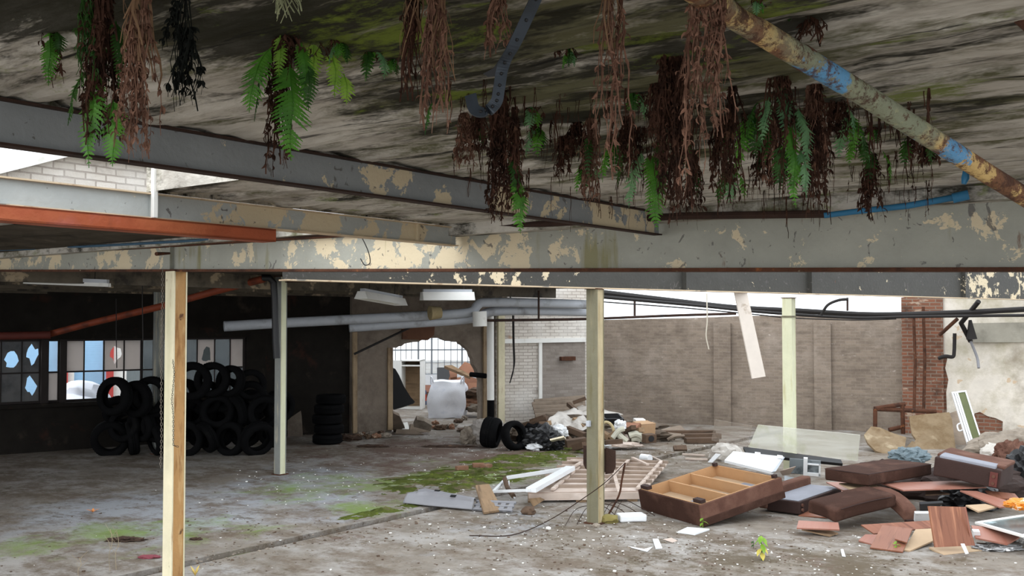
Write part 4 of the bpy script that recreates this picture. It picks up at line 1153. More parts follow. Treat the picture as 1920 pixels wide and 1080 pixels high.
where = ['right of the long grey-brown tassel', 'in the gap left of the long root rope', 'under the steel strap, right side', 'left of the twin root ropes', 'just left of the triple root bundle', 'under the mossy middle of the soffit', 'on the dark soffit right of the strap', 'right of the long root rope', 'behind the twin root ropes', 'right of the twin root ropes', 'right of the pink-brown tassel', 'behind the pink-brown tassel tips', 'left of the blue-green fronds', 'below left of the blue-green fronds', 'under the rusty pipe middle', 'left of the twin-tipped tassel', 'low above the girder, right of the dark curtain', 'among the blue-green fronds', 'right of the yellow-green fronds', 'between the dark curtain and pink-brown tassel',
         'right of the brown withered mass', 'behind the blue-green cluster', 'at the top of the dark root curtain', 'under the lower pipe, far right', 'behind the twin ropes, low down', 'below the hook of the strap', 'beside the yellow-green fronds', 'left of the bright low fern', 'above the upper rusty pipe', 'behind the dark curtain tips', 'above right of the red-brown clump', 'behind the brown withered mass', 'on the mossy soffit before the close pair']
for i, (x, y, L, r, k) in enumerate(small):
    if k == 'r':
        plant('root_tassel', 'short brown root tassel ' + where[i], x, y, [(0, L, r, 8 + r, 12, m_root if i % 3 else m_rootp)], [(R.uniform(-8, 8), L * .2, Fz + R.uniform(-1, 1), L * .5, 10, .15, m_fernd)] if i % 2 else [], cat='roots', seed=i)
    else:
        plant('hanging_fern', 'little green fern ' + where[i], x, y, [(0, L * .5, r * .6, 6, 5, m_root)], [(R.uniform(-8, 8), 0, Fz + q, L * R.uniform(.6, 1.0), L * .2 + 3, .3, (m_fern, m_fernd, m_fernb)[(i + j) % 3]) for j, q in enumerate((-1.0, -.2, .9))], seed=i)
# hairlike roots under the whole soffit: far too many to count
b = MB()
rng = random.Random(5)
for i in range(300):
    x, y = rng.uniform(840, 1760), rng.uniform(150, 372)
    p = top_at(x, y)
    q = L2(p)
    if not (.2 < q.x < 5.6 and -1 < q.y < 3.0): continue
    shag(b, p, .05 + rng.uniform(.02, .15) * (p.y / 4), .008, rng.randint(1, 4), 4 if rng.random() < .5 else 0, rng, ls=.006, sway=.004)
o = b.build('root_hairs', m_root, recalc=False)
tag(o, 'countless fine root hairs hanging all over the mossy soffit', 'roots', kind='stuff')
b = MB()
for i in range(520):
    x, y = rng.choice(((rng.gauss(560, 120), rng.gauss(65, 30)), (rng.gauss(1080, 200), rng.gauss(150, 70)), (rng.gauss(1350, 160), rng.gauss(225, 60)), (rng.gauss(1550, 100), rng.gauss(270, 35)), (rng.gauss(230, 120), rng.gauss(60, 25))))
    if y < -20 or y > 360: continue
    p = top_at(x, y)
    q = L2(p)
    if not (.2 < q.x < 5.6 and -1 < q.y < 3.0): continue
    for j in range(rng.randint(3, 7)):
        d_ = V((rng.gauss(0, 1), rng.gauss(0, 1), rng.uniform(-1.6, -.2))).normalized()
        e_ = d_.cross(V((rng.gauss(0, 1), rng.gauss(0, 1), rng.gauss(0, 1)))).normalized()
        s1 = rng.uniform(.006, .016)
        c = p + V((rng.gauss(0, .02), rng.gauss(0, .02), rng.uniform(-.02, .005)))
        k = len(b.v)
        b.v += [c, c + d_ * s1 * .5 + e_ * s1 * .45, c + d_ * s1, c + d_ * s1 * .5 - e_ * s1 * .45]
        b.f.append((k, k + 1, k + 2, k + 3))
o = b.build('moss_leaves', m_fernd, recalc=False)
tag(o, 'tiny moss and liverwort leaves clinging to the damp soffit', 'moss', kind='stuff')
# ------------------------------------------------------------------ rubbish on the floor
c2 = lambda x, y: (640 + x / 3, 720 + y / 3)
c3 = lambda x, y: (1280 + x / 3, 720 + y / 3)
k4 = lambda x, y: (1160 + x * .1981, 820 + y * .1981)
c5 = lambda x, y: (1480 + x * .22965, 800 + y * .22965)
c6 = lambda x, y: (640 + x * .2408, 600 + y * .2408)
c7 = lambda x, y: (860 + x * .21875, 740 + y * .21875)


def pts(cv, L): return [(*cv(x, y), z) for x, y, z in L]


m_suede = mat('brown_suede', (62, 43, 36), rough=.95, spec=.1, vary=.15, bump=.25, bs=60, layers=[dict(c=(104, 76, 65), s=3, a=.5, b=.72, amt=.5)])
m_suede2 = mat('reddish_brown_suede', (92, 65, 55), rough=.95, spec=.1, vary=.12, bump=.25, bs=60, layers=[dict(c=(132, 100, 86), s=3, a=.5, b=.72, amt=.5), dict(c=(76, 52, 44), s=4, a=.58, b=.7, amt=.5, off=(3, 3, 8))])
m_dkbrown = mat('dark_brown_cloth', (52, 36, 32), rough=.85, vary=.15, bump=.2, bs=50)
m_greycl = mat('grey_lining', (132, 134, 142), rough=.9, vary=.1, bump=.15, bs=60)
m_mdf = mat('tan_chipboard', (172, 134, 96), rough=.8, vary=.1, bump=.1, bs=60)
m_lam = mat('walnut_laminate', (130, 84, 64), rough=.45, vary=.06, layers=[dict(c=(96, 56, 42), s=3.5, a=.5, b=.68, amt=.85, st=(.5, 6, 3)), dict(c=(182, 128, 98), s=2.6, a=.56, b=.7, amt=.7, st=(.4, 5, 3), off=(7, 2, 1))])
m_laml = mat('pale_rosy_laminate', (150, 104, 89), rough=.45, vary=.06, layers=[dict(c=(146, 90, 74), s=3.5, a=.5, b=.68, amt=.7, st=(.5, 6, 3))])
m_beige = mat('beige_board_back', (174, 150, 122), rough=.8, vary=.08)
m_wood = mat('weathered_timber', (140, 116, 90), rough=.9, vary=.2, bump=.3, bs=30, layers=[dict(c=(92, 74, 58), s=3, a=.5, b=.68, amt=.8, st=(.5, 5, 5))])
m_woodd = mat('dark_old_timber', (88, 70, 56), rough=.9, vary=.25, bump=.3, bs=30, layers=[dict(c=(54, 44, 36), s=3, a=.5, b=.68, amt=.8, st=(.5, 5, 5))])
m_pal = mat('pale_pinkish_timber', (188, 172, 160), rough=.85, vary=.1, layers=[dict(c=(150, 124, 108), s=3, a=.52, b=.7, amt=.7, st=(.5, 4, 4)), dict(c=(226, 214, 206), s=2, a=.56, b=.7, amt=.6, off=(8, 1, 2))])
m_pal_shade = mat('shaded_timber_bar', (150, 134, 120), rough=.85, vary=.12, layers=[dict(c=(104, 88, 76), s=3, a=.5, b=.7, amt=.7, st=(.5, 4, 4))])  # darker than the slats: shading of the ridge bars put into the colour
m_film = mat('plastic_film', (196, 190, 182), rough=.35, spec=.5, alpha=.8, layers=[dict(c=(150, 142, 132), s=3, a=.5, b=.68)])
m_greypl = mat('grey_moulded_plastic', (130, 130, 134), rough=.5, vary=.08)
m_fibro = mat('fibre_cement', (132, 118, 104), rough=.95, vary=.15, bump=.3, bs=20, layers=[dict(c=(92, 80, 70), s=2, a=.5, b=.7, amt=.7)])
m_plbrd = mat('stained_plasterboard', (126, 108, 84), rough=.9, vary=.15, bump=.2, bs=14, layers=[dict(c=(104, 84, 58), s=2.6, a=.46, b=.62, amt=.8, ro=.7), dict(c=(172, 158, 132), s=2, a=.6, b=.7, amt=.6, off=(5, 5, 1)), dict(c=(96, 74, 50), s=5, a=.62, b=.7, amt=.7, off=(9, 5, 1))])
m_stone = mat('rubble_stone', (134, 124, 112), rough=.95, vary=.25, bump=.5, bs=15, layers=[dict(c=(92, 82, 72), s=3, a=.5, b=.68, amt=.7)])
m_brick1 = mat('loose_brick', (132, 98, 78), rough=.95, vary=.2, bump=.4, bs=20, layers=[dict(c=(196, 172, 148), s=6, a=.58, b=.66, amt=.7)])
m_card = mat('orange_brown_board', (140, 98, 76), rough=.8, vary=.12)

# --- upturned sofa base -------------------------------------------------------
M, L, W = axes(Z(1318.5, 989, 0), Z(1472, 934, .25), Z(1203, 954.7, 0.0))
Hs = .27
t = thing('sofa_carcass', 'upturned brown suede sofa base, open tan compartments facing up', 'sofa base', M)
e = .03
MB().rbox((0, 0, 0), (L, e, Hs), .008).build('side_panel', m_suede2, t)
MB().rbox((0, W - e, 0), (L, W, Hs), .008).build('side_panel', m_suede, t)
MB().rbox((0, e, 0), (e, W - e, Hs), .006).build('end_panel', m_suede, t)
MB().rbox((L - e, e, 0), (L, W - e, Hs), .006).build('end_panel', m_suede, t)
# lining boards, the pale rim and the two dividers
for lo, hi in (((e, e, .02), (L - e, e + .012, Hs + .004)), ((e, W - e - .012, .02), (L - e, W - e, Hs + .004)), ((e, e, .02), (e + .012, W - e, Hs + .004)), ((L - e - .012, e, .02), (L - e, W - e, Hs + .004))):
    MB().box(lo, hi).build('lining_board', m_mdf, t)
for f in (.36, .64):
    MB().box((L * f, e, .02), (L * f + .022, W - e, Hs - .004)).build('divider', m_mdf, t)
MB().box((e, e, .105), (L - e, W - e, .12)).build('bottom_panel', m_beige, t)
for x0, x1 in ((.08, .3), (.42, .6), (.7, .94)):
    MB().box((L * x0, W * .06, .121), (L * x1, W * .5, .128)).build('lining_cloth', m_greycl, t)
for x, y, a, b_ in ((.05, .03, .07, .16), (.05, W - .16, .07, .16), (L - .09, .03, .05, .06), (L - .09, W - .1, .05, .06)):
    MB().box((x, y, Hs - .0), (x + a, y + b_, Hs + .045)).build('foot', m_dkbrown, t)
for x, y in ((L * .42, W * .62), (L * .14, W * .62)):
    MB().box((x, y - .05, .12), (x + .03, y + .11, .145)).build('batten', m_dkbrown, t)
    MB().lump((x + .02, y + .05, .165), (.03, .04, .025), .2, 3, 2).build('foam_scrap', m_beige, t, smooth=True)
MB().box((L * .78, W * .45, .122), (L * .84, W - .05, .14)).build('wood_strip', m_mdf, t)
# loose skirt seam along the long side
bmf = MB().rbox((-.005, -.012, .005), (L + .005, -.0, .1), .005, 1)
bmf.build('skirt_flap', m_suede, t)
# --- small arm lying next to it
M, L, W = axes(Z(*c3(660, 735), .02), Z(*c3(895, 650), .04), Z(*c3(505, 700), .02))
t = thing('sofa_bolster', 'brown sofa arm on its side showing a grey lined underside', 'sofa part', M)
MB().rbox((0, 0, 0), (L, W, .16), .015).build('body', m_dkbrown, t)
MB().box((.03, .03, .16), (L - .03, W - .02, .168)).build('lining', m_greycl, t)
MB().rbox((-.02, W - .02, .02), (L + .02, W + .12, .28), .04, 3).build('padded_edge', m_suede2, t)
for x, z in ((.06, .05), (.06, .11)):
    MB().tube([(x, -.02, z), (x, .01, z)], .022, 10).build('bracket_button', m_suede2, t, smooth=True)
MB().box((L - .005, .08, .06), (L + .035, .16, .13)).build('foot', m_dkbrown, t)
# --- seat cushion
M, L, W = axes(Z(1628, 912, .42), Z(1748, 891, .42), Z(1540, 901, .42))
t = thing('seat_cushion', 'flat square brown seat cushion lying on top of the pile', 'cushion', M)
MB().rbox((0, 0, 0), (L, W, .155), .03, 3, wob=.01, sub=2, seed=2).build('cover', m_suede, t, smooth=True)
MB().tube([(0, .01, .145), (L * .5, .0, .148), (L, .01, .145)], .006, 6).build('piping', m_dkbrown, t, smooth=True)
MB().tube([(.01, 0, .145), (.0, W * .5, .148), (.01, W, .145)], .006, 6).build('piping', m_dkbrown, t, smooth=True)
# --- big box section
M, L, W = axes(Z(1873, 918, .40), Z(1912, 893, .42), Z(1741, 895, .50))
t = thing('sofa_carcass', 'dark brown sofa section tilted on the pile, grey lining strip along its top', 'sofa base', M)
L = .75
MB().rbox((0, 0, 0), (L, W, .24), .025, 3, wob=.012, sub=2, seed=5).build('body', m_dkbrown, t, smooth=True)
MB().rbox((.14, -.01, .22), (L + .01, W + .01, .27), .022, 2, wob=.014, sub=2, seed=9).build('suede_cover', m_suede2, t, smooth=True)
MB().rbox((.02, .08, .225), (.26, W - .05, .278), .01, 1, wob=.012, sub=2, seed=4).build('lining', m_greycl, t)
brk = MB().box((-.014, .03, .02), (.004, .12, .2)).build('bracket', mat('maroon_bracket', (88, 44, 38), rough=.6), t)
for z in (.06, .15):
    MB().tube([(-.03, .075, z), (-.012, .075, z)], .02, 12).build('bracket_button', m_suede2, brk, smooth=True)
# --- bent cushions below
M, L, W = axes(Z(*c5(370, 795), .09), Z(*c5(880, 668), .21), Z(*c5(500, 590), .26))
t = thing('seat_cushion', 'saggy dark brown cushion slumped against the pile front', 'cushion', M)
bend = lambda p: V((p.x, p.y, p.z + .02 * math.sin(PI * p.x / L) - .04 * (p.y / W) ** 2))
b = MB().rbox((0, 0, 0), (L, W, .17), .05, 4, sub=2, wob=.02, seed=1)
b.v = [bend(p) for p in b.v]
b.build('cover', m_suede, t, smooth=True)
b = MB().tube([bend(V((x * L / 10, -.004, .16))) for x in range(1, 10)], .006, 5)
b.build('piping', m_dkbrown, t, smooth=True)
M, L, W = axes(Z(*c5(935, 800), .03), Z(*c5(1010, 795), .03), Z(*c5(905, 640), .1))
t = thing('sofa_bolster', 'curved brown armrest pad between slumped cushion and walnut board', 'sofa part', M)
b = MB().rbox((0, 0, 0), (.2, .6, .16), .055, 4, sub=3, wob=.01, seed=3)
b.v = [V((p.x - .12 * (p.y / .6) ** 2, p.y, p.z + .24 * (p.y / .6) ** .6 - .08 * (p.y / .6) ** 3)) for p in b.v]
b.build('cover', m_suede2, t, smooth=True)
MB().box((.02, -.03, .0), (.12, .02, .06)).build('foot', m_dkbrown, t)

# --- laminate boards
bl = [
    ('broad rosy laminate sheet lying beneath the big sofa section', [(745, 458, .40), (930, 517, .40), (1610, 492, .38), (1430, 440, .38)], .016, m_laml),
    ('short rosy plank at the front left foot of the pile', [(75, 765, .13), (60, 826, .09), (410, 838, .09), (400, 782, .13)], .016, m_laml),
    ('thin dark plank under the short rosy plank', [(100, 838, .05), (330, 890, .02), (400, 868, .03), (300, 835, .05)], .014, m_wood),
    ('orange-brown board sloping beneath the sofa arm', [(75, 722, .02), (310, 738, .02), (520, 500, .14), (440, 470, .14)], .016, m_lam),
    ('two-tone walnut panel fanned out at the pile front', [(760, 803, .16), (658, 985, .02), (925, 1020, .02), (1005, 832, .16)], .016, m_lam),
    ('small walnut offcut resting on the two-tone panel', [(880, 835, .17), (860, 915, .1), (960, 945, .1), (1000, 835, .17)], .014, m_lam),
    ('beige board back between two walnut panels', [(1030, 838, .12), (935, 1003, .02), (985, 1012, .02), (1185, 925, .05), (1165, 830, .12)], .018, m_beige),
    ('upright walnut board leaning on the pile with a pale strip stuck to it', [(1138, 648, .48), (1192, 985, .07), (1518, 970, .07), (1425, 655, .48)], .03, m_lam),
    ('beige board under the upright walnut board', [(1140, 985, .03), (1262, 1048, .0), (1605, 1005, .01), (1500, 950, .03)], .018, m_beige),
    ('reddish laminate board lying right of the upright walnut board', [(1485, 805, .2), (1520, 905, .12), (1780, 958, .1), (1880, 900, .12), (1700, 825, .2)], .018, m_laml),
    ('dark board edge under the reddish laminate', [(1530, 945, .06), (1560, 990, .02), (1760, 995, .02), (1755, 962, .05)], .02, m_woodd),
    ('long rosy plank sticking out to the right under the sofa section', [(1395, 520, .36), (1720, 655, .26), (1895, 640, .26), (1530, 525, .36)], .018, m_laml),
    ('beige underside board below the long rosy plank', [(1440, 640, .27), (1545, 692, .24), (1695, 652, .24), (1600, 630, .27)], .018, m_beige),
    ('walnut plank end jutting out below the sofa section on the right', [(1600, 520, .33), (1650, 580, .3), (1880, 590, .29), (1840, 545, .33)], .016, m_lam),
    ('dark red laminate sheet behind the fanned panels', [(585, 800, .12), (690, 872, .06), (1165, 825, .1), (1150, 765, .18)], .016, m_lam),
    ('rosy laminate corner left of the two-tone panel', [(620, 878, .05), (565, 928, .02), (690, 962, .015), (722, 880, .05)], .016, m_laml),
    ('beige-edged board poking out left under the flat cushion', [(405, 460, .38), (505, 512, .37), (775, 496, .36), (640, 455, .38)], .018, m_beige),
    ('rosy board lying between sofa arm and flat cushion', [(300, 452, .27), (440, 520, .26), (610, 495, .3), (500, 450, .31)], .016, m_laml),
    ('brown board chip under the big sheet edge', [(1115, 525, .3), (1110, 555, .29), (1310, 545, .29), (1220, 525, .3)], .016, m_woodd),
]
for lab, L, th, m in bl: plate('laminate_board', lab, 'board', pts(c5, L), th, m, group='laminate boards of the pile')
up = bpy.data.objects['laminate_board.007']
plate('strip', None, None, pts(c5, [(1425, 655, .49), (1475, 910, .15), (1490, 910, .15), (1440, 655, .49)]), .01, m_laml).name = 'edge_strip'
es = bpy.data.objects['edge_strip']
es.parent = up
es.matrix_parent_inverse = up.matrix_basis.inverted()
tp_ = plate('tape_strip', None, None, pts(c5, [(1400, 955, .12), (1440, 1040, .03), (1465, 1035, .03), (1430, 955, .12)]), .006, m_whitepl)
tp_.parent = up
tp_.matrix_parent_inverse = up.matrix_basis.inverted()
# white appliance parts inside the pile
plate('appliance_sheet', 'white appliance panel glimpsed left of the upright walnut board', 'panel', pts(c5, [(1020, 690, .26), (1015, 760, .14), (1155, 755, .14), (1150, 690, .26)]), .03, m_whitepl)
plate('drawer_board', 'black drawer front with white edge tucked behind the upright board', 'panel', pts(c5, [(1060, 615, .36), (1065, 685, .22), (1160, 690, .22), (1250, 605, .36)]), .03, m_blackpl)
plate('white_block', 'small white foam block right of the upright walnut board', 'block', pts(c5, [(1490, 835, .2), (1490, 885, .13), (1552, 885, .13), (1545, 838, .2)]), .05, m_whitepl)
# framed picture
fp = pts(c5, [(1515, 795, .2), (1900, 905, .2), (2090, 745, .26), (1725, 668, .26)])
w_ = [Z(*p) for p in fp]
M, L, W = axes(w_[0], w_[1], w_[3])
t = thing('framed_picture', 'white-framed dark picture lying at the right edge', 'picture', M)
for lo, hi in (((0, 0, 0), (L, .035, .025)), ((0, W - .035, 0), (L, W, .025)), ((0, .035, 0), (.035, W - .035, .025)), ((L - .035, .035, 0), (L, W - .035, .025))):
    MB().box(lo, hi).build('frame_rail', m_white, t)
MB().box((.035, .035, .004), (L - .035, W - .035, .012)).build('picture_sheet', mat('dark_teal_print', (70, 84, 84), rough=.25, spec=.5, layers=[dict(c=(26, 30, 30), s=2.2, a=.45, b=.6), dict(c=(150, 66, 62), s=3, a=.63, b=.7, off=(2, 2, 1)), dict(c=(170, 190, 196), s=2, a=.62, b=.7, amt=.8, off=(9, 2, 1))]), t)
# bags at the right edge
for nm, lab, cat, px, py, z, r, m, sd in (
        ('plastic_bag', 'crumpled orange and white bag at the right edge', 'bag', 1912, 953, .32, (.16, .15, .07), mat('orange_bag', (206, 128, 44), rough=.5, layers=[dict(c=(226, 222, 214), s=4, a=.5, b=.56)]), 1),
        ('plastic_bag', 'white and black crumpled bag at the bottom right corner', 'bag', 1908, 1012, .0, (.2, .2, .09), mat('bag_bw', (210, 208, 204), rough=.5, layers=[dict(c=(34, 34, 36), s=5, a=.5, b=.54), dict(c=(196, 120, 60), s=4, a=.6, b=.64, off=(2, 2, 1))]), 2),
        ('foil_scrap', 'ragged grey foil scrap before the beige board', 'scrap', 1868, 1030, .0, (.26, .12, .04), mat('grey_foil', (150, 150, 150), rough=.5, layers=[dict(c=(60, 58, 56), s=7, a=.5, b=.6), dict(c=(226, 226, 226), s=9, a=.6, b=.66, off=(2, 2, 1))]), 3),
        ('bin_bag', 'black bin bag slumped behind the dark sofa section', 'bag', 1922, 918, .0, (.32, .3, .38), m_blackpl, 4),
        ('bin_bag', 'second black bag in the shadow under the rosy planks', 'bag', 1822, 952, .0, (.4, .3, .2), m_blackpl, 6),
        ('blue_tarp', 'scrunched grey-blue tarpaulin behind the flat cushion', 'tarpaulin', 1705, 868, .2, (.3, .2, .16), mat('blue_tarp', (96, 110, 116), rough=.5, vary=.2), 5),
        ('suede_scrap', 'rosy suede bundle behind the dark sofa section', 'cloth', 1895, 872, .25, (.26, .2, .24), m_suede2, 8)):
    q = Z(px, py, z)
    o = MB().lump((0, 0, r[2] * .55), r, .35, sd, 4, 2.6, flat=True).build(nm, m, smooth=False)
    o.location = q
    tag(o, lab, cat)
# dark filling added below the pile: gives its black inner shade and bears it
for lab, px, py, r, sd in (('added dark filling for the shade under the flat cushion', 1665, 918, (.62, .42, .32), 3), ('added dark filling for the shade under the sofa section', 1812, 934, (.85, .42, .36), 5)):
    o = MB().lump((0, 0, .1), r, .3, sd, 4, 2.2, flat=True).build('shade_filling', mat('dark_shade_filling', (48, 36, 32), vary=.3, bump=.3), smooth=False)
    o.location = Z(px, py, 0)
    tag(o, lab, 'rubble')

# --- glass, window and panels behind the sofa base
m_acr = mat('cloudy_sheet', (224, 224, 212), rough=.15, spec=.5, alpha=.38, layers=[dict(c=(186, 192, 140), s=1.8, a=.5, b=.66, amt=.6)])
m_acr2 = mat('brownish_clear_sheet', (170, 158, 146), rough=.15, spec=.5, alpha=.22)
o = plate('glass_sheet', 'long cloudy white translucent sheet leaning before the pale post', 'glass', pts(c3, [(372, 352, .46), (985, 432, .36), (1000, 285, .80), (425, 228, .82)]), .012, m_acr, bend=1)
o = plate('glass_sheet', 'brownish clear sheet standing left of the cloudy one', 'glass', pts(c3, [(165, 315, .42), (365, 360, .4), (395, 235, .76), (185, 200, .82)]), .012, m_acr2, bend=1)
plate('black_board', 'long black board lying under the cloudy sheet', 'board', pts(c3, [(340, 352, .42), (360, 392, .34), (900, 447, .24), (890, 425, .30)]), .05, m_blackpl)
plate('appliance_sheet', 'white refrigerator-like panel propped behind the sofa base', 'panel', pts(c3, [(235, 428, .30), (505, 494, .26), (568, 408, .36), (285, 378, .38)]), .04, m_whitepl)
b0 = bpy.data.objects['appliance_sheet.001']
plate('panel_edge', None, None, pts(c3, [(505, 494, .265), (525, 490, .255), (575, 412, .35), (566, 408, .365)]), .03, mat('pale_grey_edge', (182, 188, 196), rough=.4)).name = 'side_edge'
s = bpy.data.objects['side_edge']
s.parent = b0
s.matrix_parent_inverse = b0.matrix_basis.inverted()
for a_ in ((405, 383), (530, 400)):
    h = plate('clip', None, None, pts(c3, [(a_[0], a_[1] + 8, .385), (a_[0] + 34, a_[1] + 12, .38), (a_[0] + 32, a_[1] + 2, .40), (a_[0] + 2, a_[1] - 2, .405)]), .03, m_whitepl)
    h.parent = b0
    h.matrix_parent_inverse = b0.matrix_basis.inverted()
# white sash with dark glass
fp = [Z(*p) for p in pts(c3, [(600, 500, .1), (775, 515, .08), (790, 452, .28), (640, 420, .34)])]
M, L, W = axes(fp[0], fp[1], fp[3])
t = thing('casement', 'small white sash with grey glass lying behind the sofa arm', 'window sash', M)
MB().box((0, 0, 0), (L, W, .012)).build('pane', mat('grey_glass', (118, 126, 130), rough=.2, spec=.5, layers=[dict(c=(60, 66, 70), s=2, a=.5, b=.6)]), t)
for lo, hi in (((L * .45, 0, .0), (L * .58, W * 1.15, .04)), ((L * .58, W * .72, 0), (L, W * .8, .035)), ((L * .94, 0, 0), (L, W * .8, .035)), ((L * .58, 0, 0), (L, .05, .035))):
    MB().box(lo, hi).build('rail', m_whitepl, t)
plate('mirror_sheet', 'dark glass sheet with white edge beside the sofa base corner', 'glass', pts(c3, [(572, 545, .14), (640, 575, .14), (690, 540, .16), (572, 515, .2)]), .02, mat('dark_mirror', (96, 104, 116), rough=.15, spec=.6))
plate('suede_flap', 'torn pinkish triangle of card behind the sofa base corner', 'scrap', pts(c3, [(560, 512, .12), (600, 508, .12), (636, 462, .3), (545, 488, .2)]), .008, m_pal)
o = MB().lump((0, 0, 0), (.28, .2, .2), .35, 11, 3, 2.5, flat=True).build('plastic_film', m_film)
o.location = Z(*c3(240, 395), .1)
tag(o, 'scrunched clear film left of the white panel', 'plastic film')
plate('appliance_sheet', 'narrow white plastic piece left of the white panel', 'panel', pts(c3, [(140, 440, .02), (165, 442, .02), (215, 395, .18), (185, 390, .18)]), .02, m_whitepl)
for i, (a, b_, lab) in enumerate((((0, 395), (125, 402), 'thin pale strip on the floor left of the film, rear one'), ((15, 420), (140, 425), 'thin pale strip on the floor left of the film, front one'))):
    mb = MB()
    bar(mb, Z(*c3(*a), .02), Z(*c3(*b_), .02), .05, .03)
    tag(mb.build('plastic_strip', m_pal, M=T(Z(*c3(*a), .005))), lab, 'strip')
# broken boards leaning on the pier, rail, green sash
m_pl2 = m_plbrd


def leaning(name, label, cat, cv, outline, d0, d1, yb_, yt_, th, m):
    """a board leaning back: depth goes from d0 at image row yb_ to d1 at row yt_"""
    w = []
    for x, y in outline:
        px, py = cv(x, y)
        f = (py - yb_) / (yt_ - yb_)
        w.append(P(px, py, d0 + (d1 - d0) * f))
    M, _, _ = axes(w[0], w[1], w[-1])
    n = (w[1] - w[0]).cross(w[-1] - w[0]).normalized()
    if n.y < 0: n = -n
    loc = [M.inverted() @ p for p in w]
    zz_ = n @ M.to_3x3().col[2]
    b = MB()
    k = len(w)
    tri = tessellate_polygon([[V((p.x, p.y, 0)) for p in loc]])
    b.add(w + [p + n * th for p in w], [tuple(q) for q in tri] + [tuple(i + k for i in q[::-1]) for q in tri] + [(i, (i + 1) % k, k + (i + 1) % k, k + i) for i in range(k)])
    o = b.build(name, m, M=M)
    return tag(o, label, cat)


leaning('plasterboard', 'large stained tan board leaning against the red brick pier', 'board', c3, [(1275, 185), (1282, 180), (1340, 172), (1500, 158), (1515, 200), (1538, 380), (1330, 395), (1300, 330), (1312, 310), (1290, 280), (1282, 240)], 19.6, 20.6, 850, 775, .04, m_pl2)
leaning('plasterboard', 'rounded broken tan board left of the large stained board', 'board', c3, [(1020, 285), (1060, 238), (1110, 245), (1180, 275), (1258, 300), (1245, 380), (1150, 400), (1085, 375), (1040, 330)], 19.0, 20.0, 855, 798, .04, m_pl2)
leaning('plasterboard', 'narrow pale board edge between the two tan boards', 'board', c3, [(1250, 365), (1290, 320), (1320, 335), (1330, 395), (1260, 390)], 19.3, 19.8, 850, 825, .03, m_pl2)
leaning('plasterboard', 'grey-brown board behind the green sash', 'board', c3, [(1500, 165), (1540, 150), (1600, 330), (1610, 380), (1540, 385)], 20.2, 21.2, 850, 770, .03, m_fibro)
rail = MB()
tagp = lambda p, d: P(*c3(*p), d)
for a, b_ in (((1083, 240), (1083, 138)), ((1078, 140), (1425, 155)), ((1240, 280), (1236, 110)), ((1078, 138), (1250, 112)), ((1160, 258), (1240, 240))):
    rail.tube([tagp(a, 20.8), tagp(b_, 20.8)], .045, 8)
for a in ((1328, 0, 160), (1390, -60, 150), (1480, -10, 170)):
    pass
o = rail.build('pipe_rail', m_rust, M=T(P(*c3(1083, 240), 20.8)))
tag(o, 'rusty bent pipe rail standing before the red brick pier', 'rail')
for i, (x, y0, y1, lab) in enumerate(((1713, 590, 770, 'left rusty pipe running down the red brick pier'), (1731, 575, 770, 'right rusty pipe running down the red brick pier'))):
    pipe('wall_pipe', lab, 'pipe', [P(x, y0, 22.0), P(x + 3, (y0 + y1) / 2, 22.0), P(x + 1, y1, 21.8)], .035, m_rust, 8)
pipe('wall_pipe', 'dark bent pipe crossing from the plaster to the brick pier', 'pipe', arc([P(1790, 625, 21.6), P(1789, 660, 21.6), P(1786, 669, 21.6), P(1772, 668, 21.6), P(1760, 672, 21.7)], 4), .04, m_wire, 8)
pipe('iron_bracket', 'black bracket arm below the overhead pipes at right', 'bracket', [P(1820, 640, 21.4), P(1802, 606, 21.2), P(1835, 565, 20.6)], .05, m_wire, 8)
pipe('iron_bracket', 'rusty strut left of the black bracket arm', 'bracket', [P(1762, 628, 21.4), P(1795, 598, 21.0)], .04, m_rust, 8)
pipe('iron_bracket', 'dark wheel-ended strut on the plaster wall', 'bracket', [P(1819, 600, 21.2), P(1822, 636, 21.2)], [.03, .11], m_wire, 10)
pipe('cable', 'grey cable drooping on the plaster wall', 'cable', arc([P(1820, 640, 21.3), P(1832, 670, 21.3), P(1835, 690, 21.2)], 4), .03, m_greypl, 6)
# tall narrow sash with green glass
w_ = [P(1823, 862, 18.9), P(1846, 852, 18.9), P(1811, 730, 20.0), P(1784, 735, 20.0)]
M, L, W = axes(w_[0], w_[3], w_[1])
t = thing('casement', 'tall narrow white sash with mossy green glass leaning on the right wall', 'window sash', M)
W = .27
MB().box((.03, .1, .02), (L - .03, W - .02, .05)).build('pane', mat('mossy_glass', (78, 84, 42), rough=.3, spec=.5, vary=.15), t)
for y0_, h_ in ((.045, .06), (.085, .05), (0, .08)): stile_ = MB().box((0, y0_, 0), (L, y0_ + .03, h_)).build('stile', m_whitepl, t)
MB().box((0, W - .025, 0), (L, W, .06)).build('stile', m_whitepl, t)
for x0_ in (0, L - .03): MB().box((x0_, .03, .0), (x0_ + .03, W - .025, .055)).build('rail', m_whitepl, t)
MB().tube(arc([(L * .45, 0, .05), (L * .46, -.06, .09), (L * .54, -.06, .09), (L * .55, 0, .05)], 4), .015, 6).build('handle', m_whitepl, stile_, smooth=True)
o = MB().lump((0, 0, 0), (.25, .15, .17), .3, 4, 3, 2.2, flat=True).build('white_bag', m_film)
o.location = Z(1862, 850, .1)
tag(o, 'pale bag at the foot of the tall narrow sash', 'bag')
o = MB().lump((0, 0, .1), (.9, .4, .35), .3, 6, 4, 2.2, flat=True).build('rubble_mound', m_stone)
o.location = Z(1900, 855, 0)
tag(o, 'mound of grey rubble at the foot of the plaster wall', 'rubble')

# --- slatted pallet and things before the middle post
FL, FR, BR, BL = Z(991, 924, .14), Z(1205, 921, .14), Z(1250, 868, .14), Z(1068, 861, .14)
M = frame(FL, FR - FL)


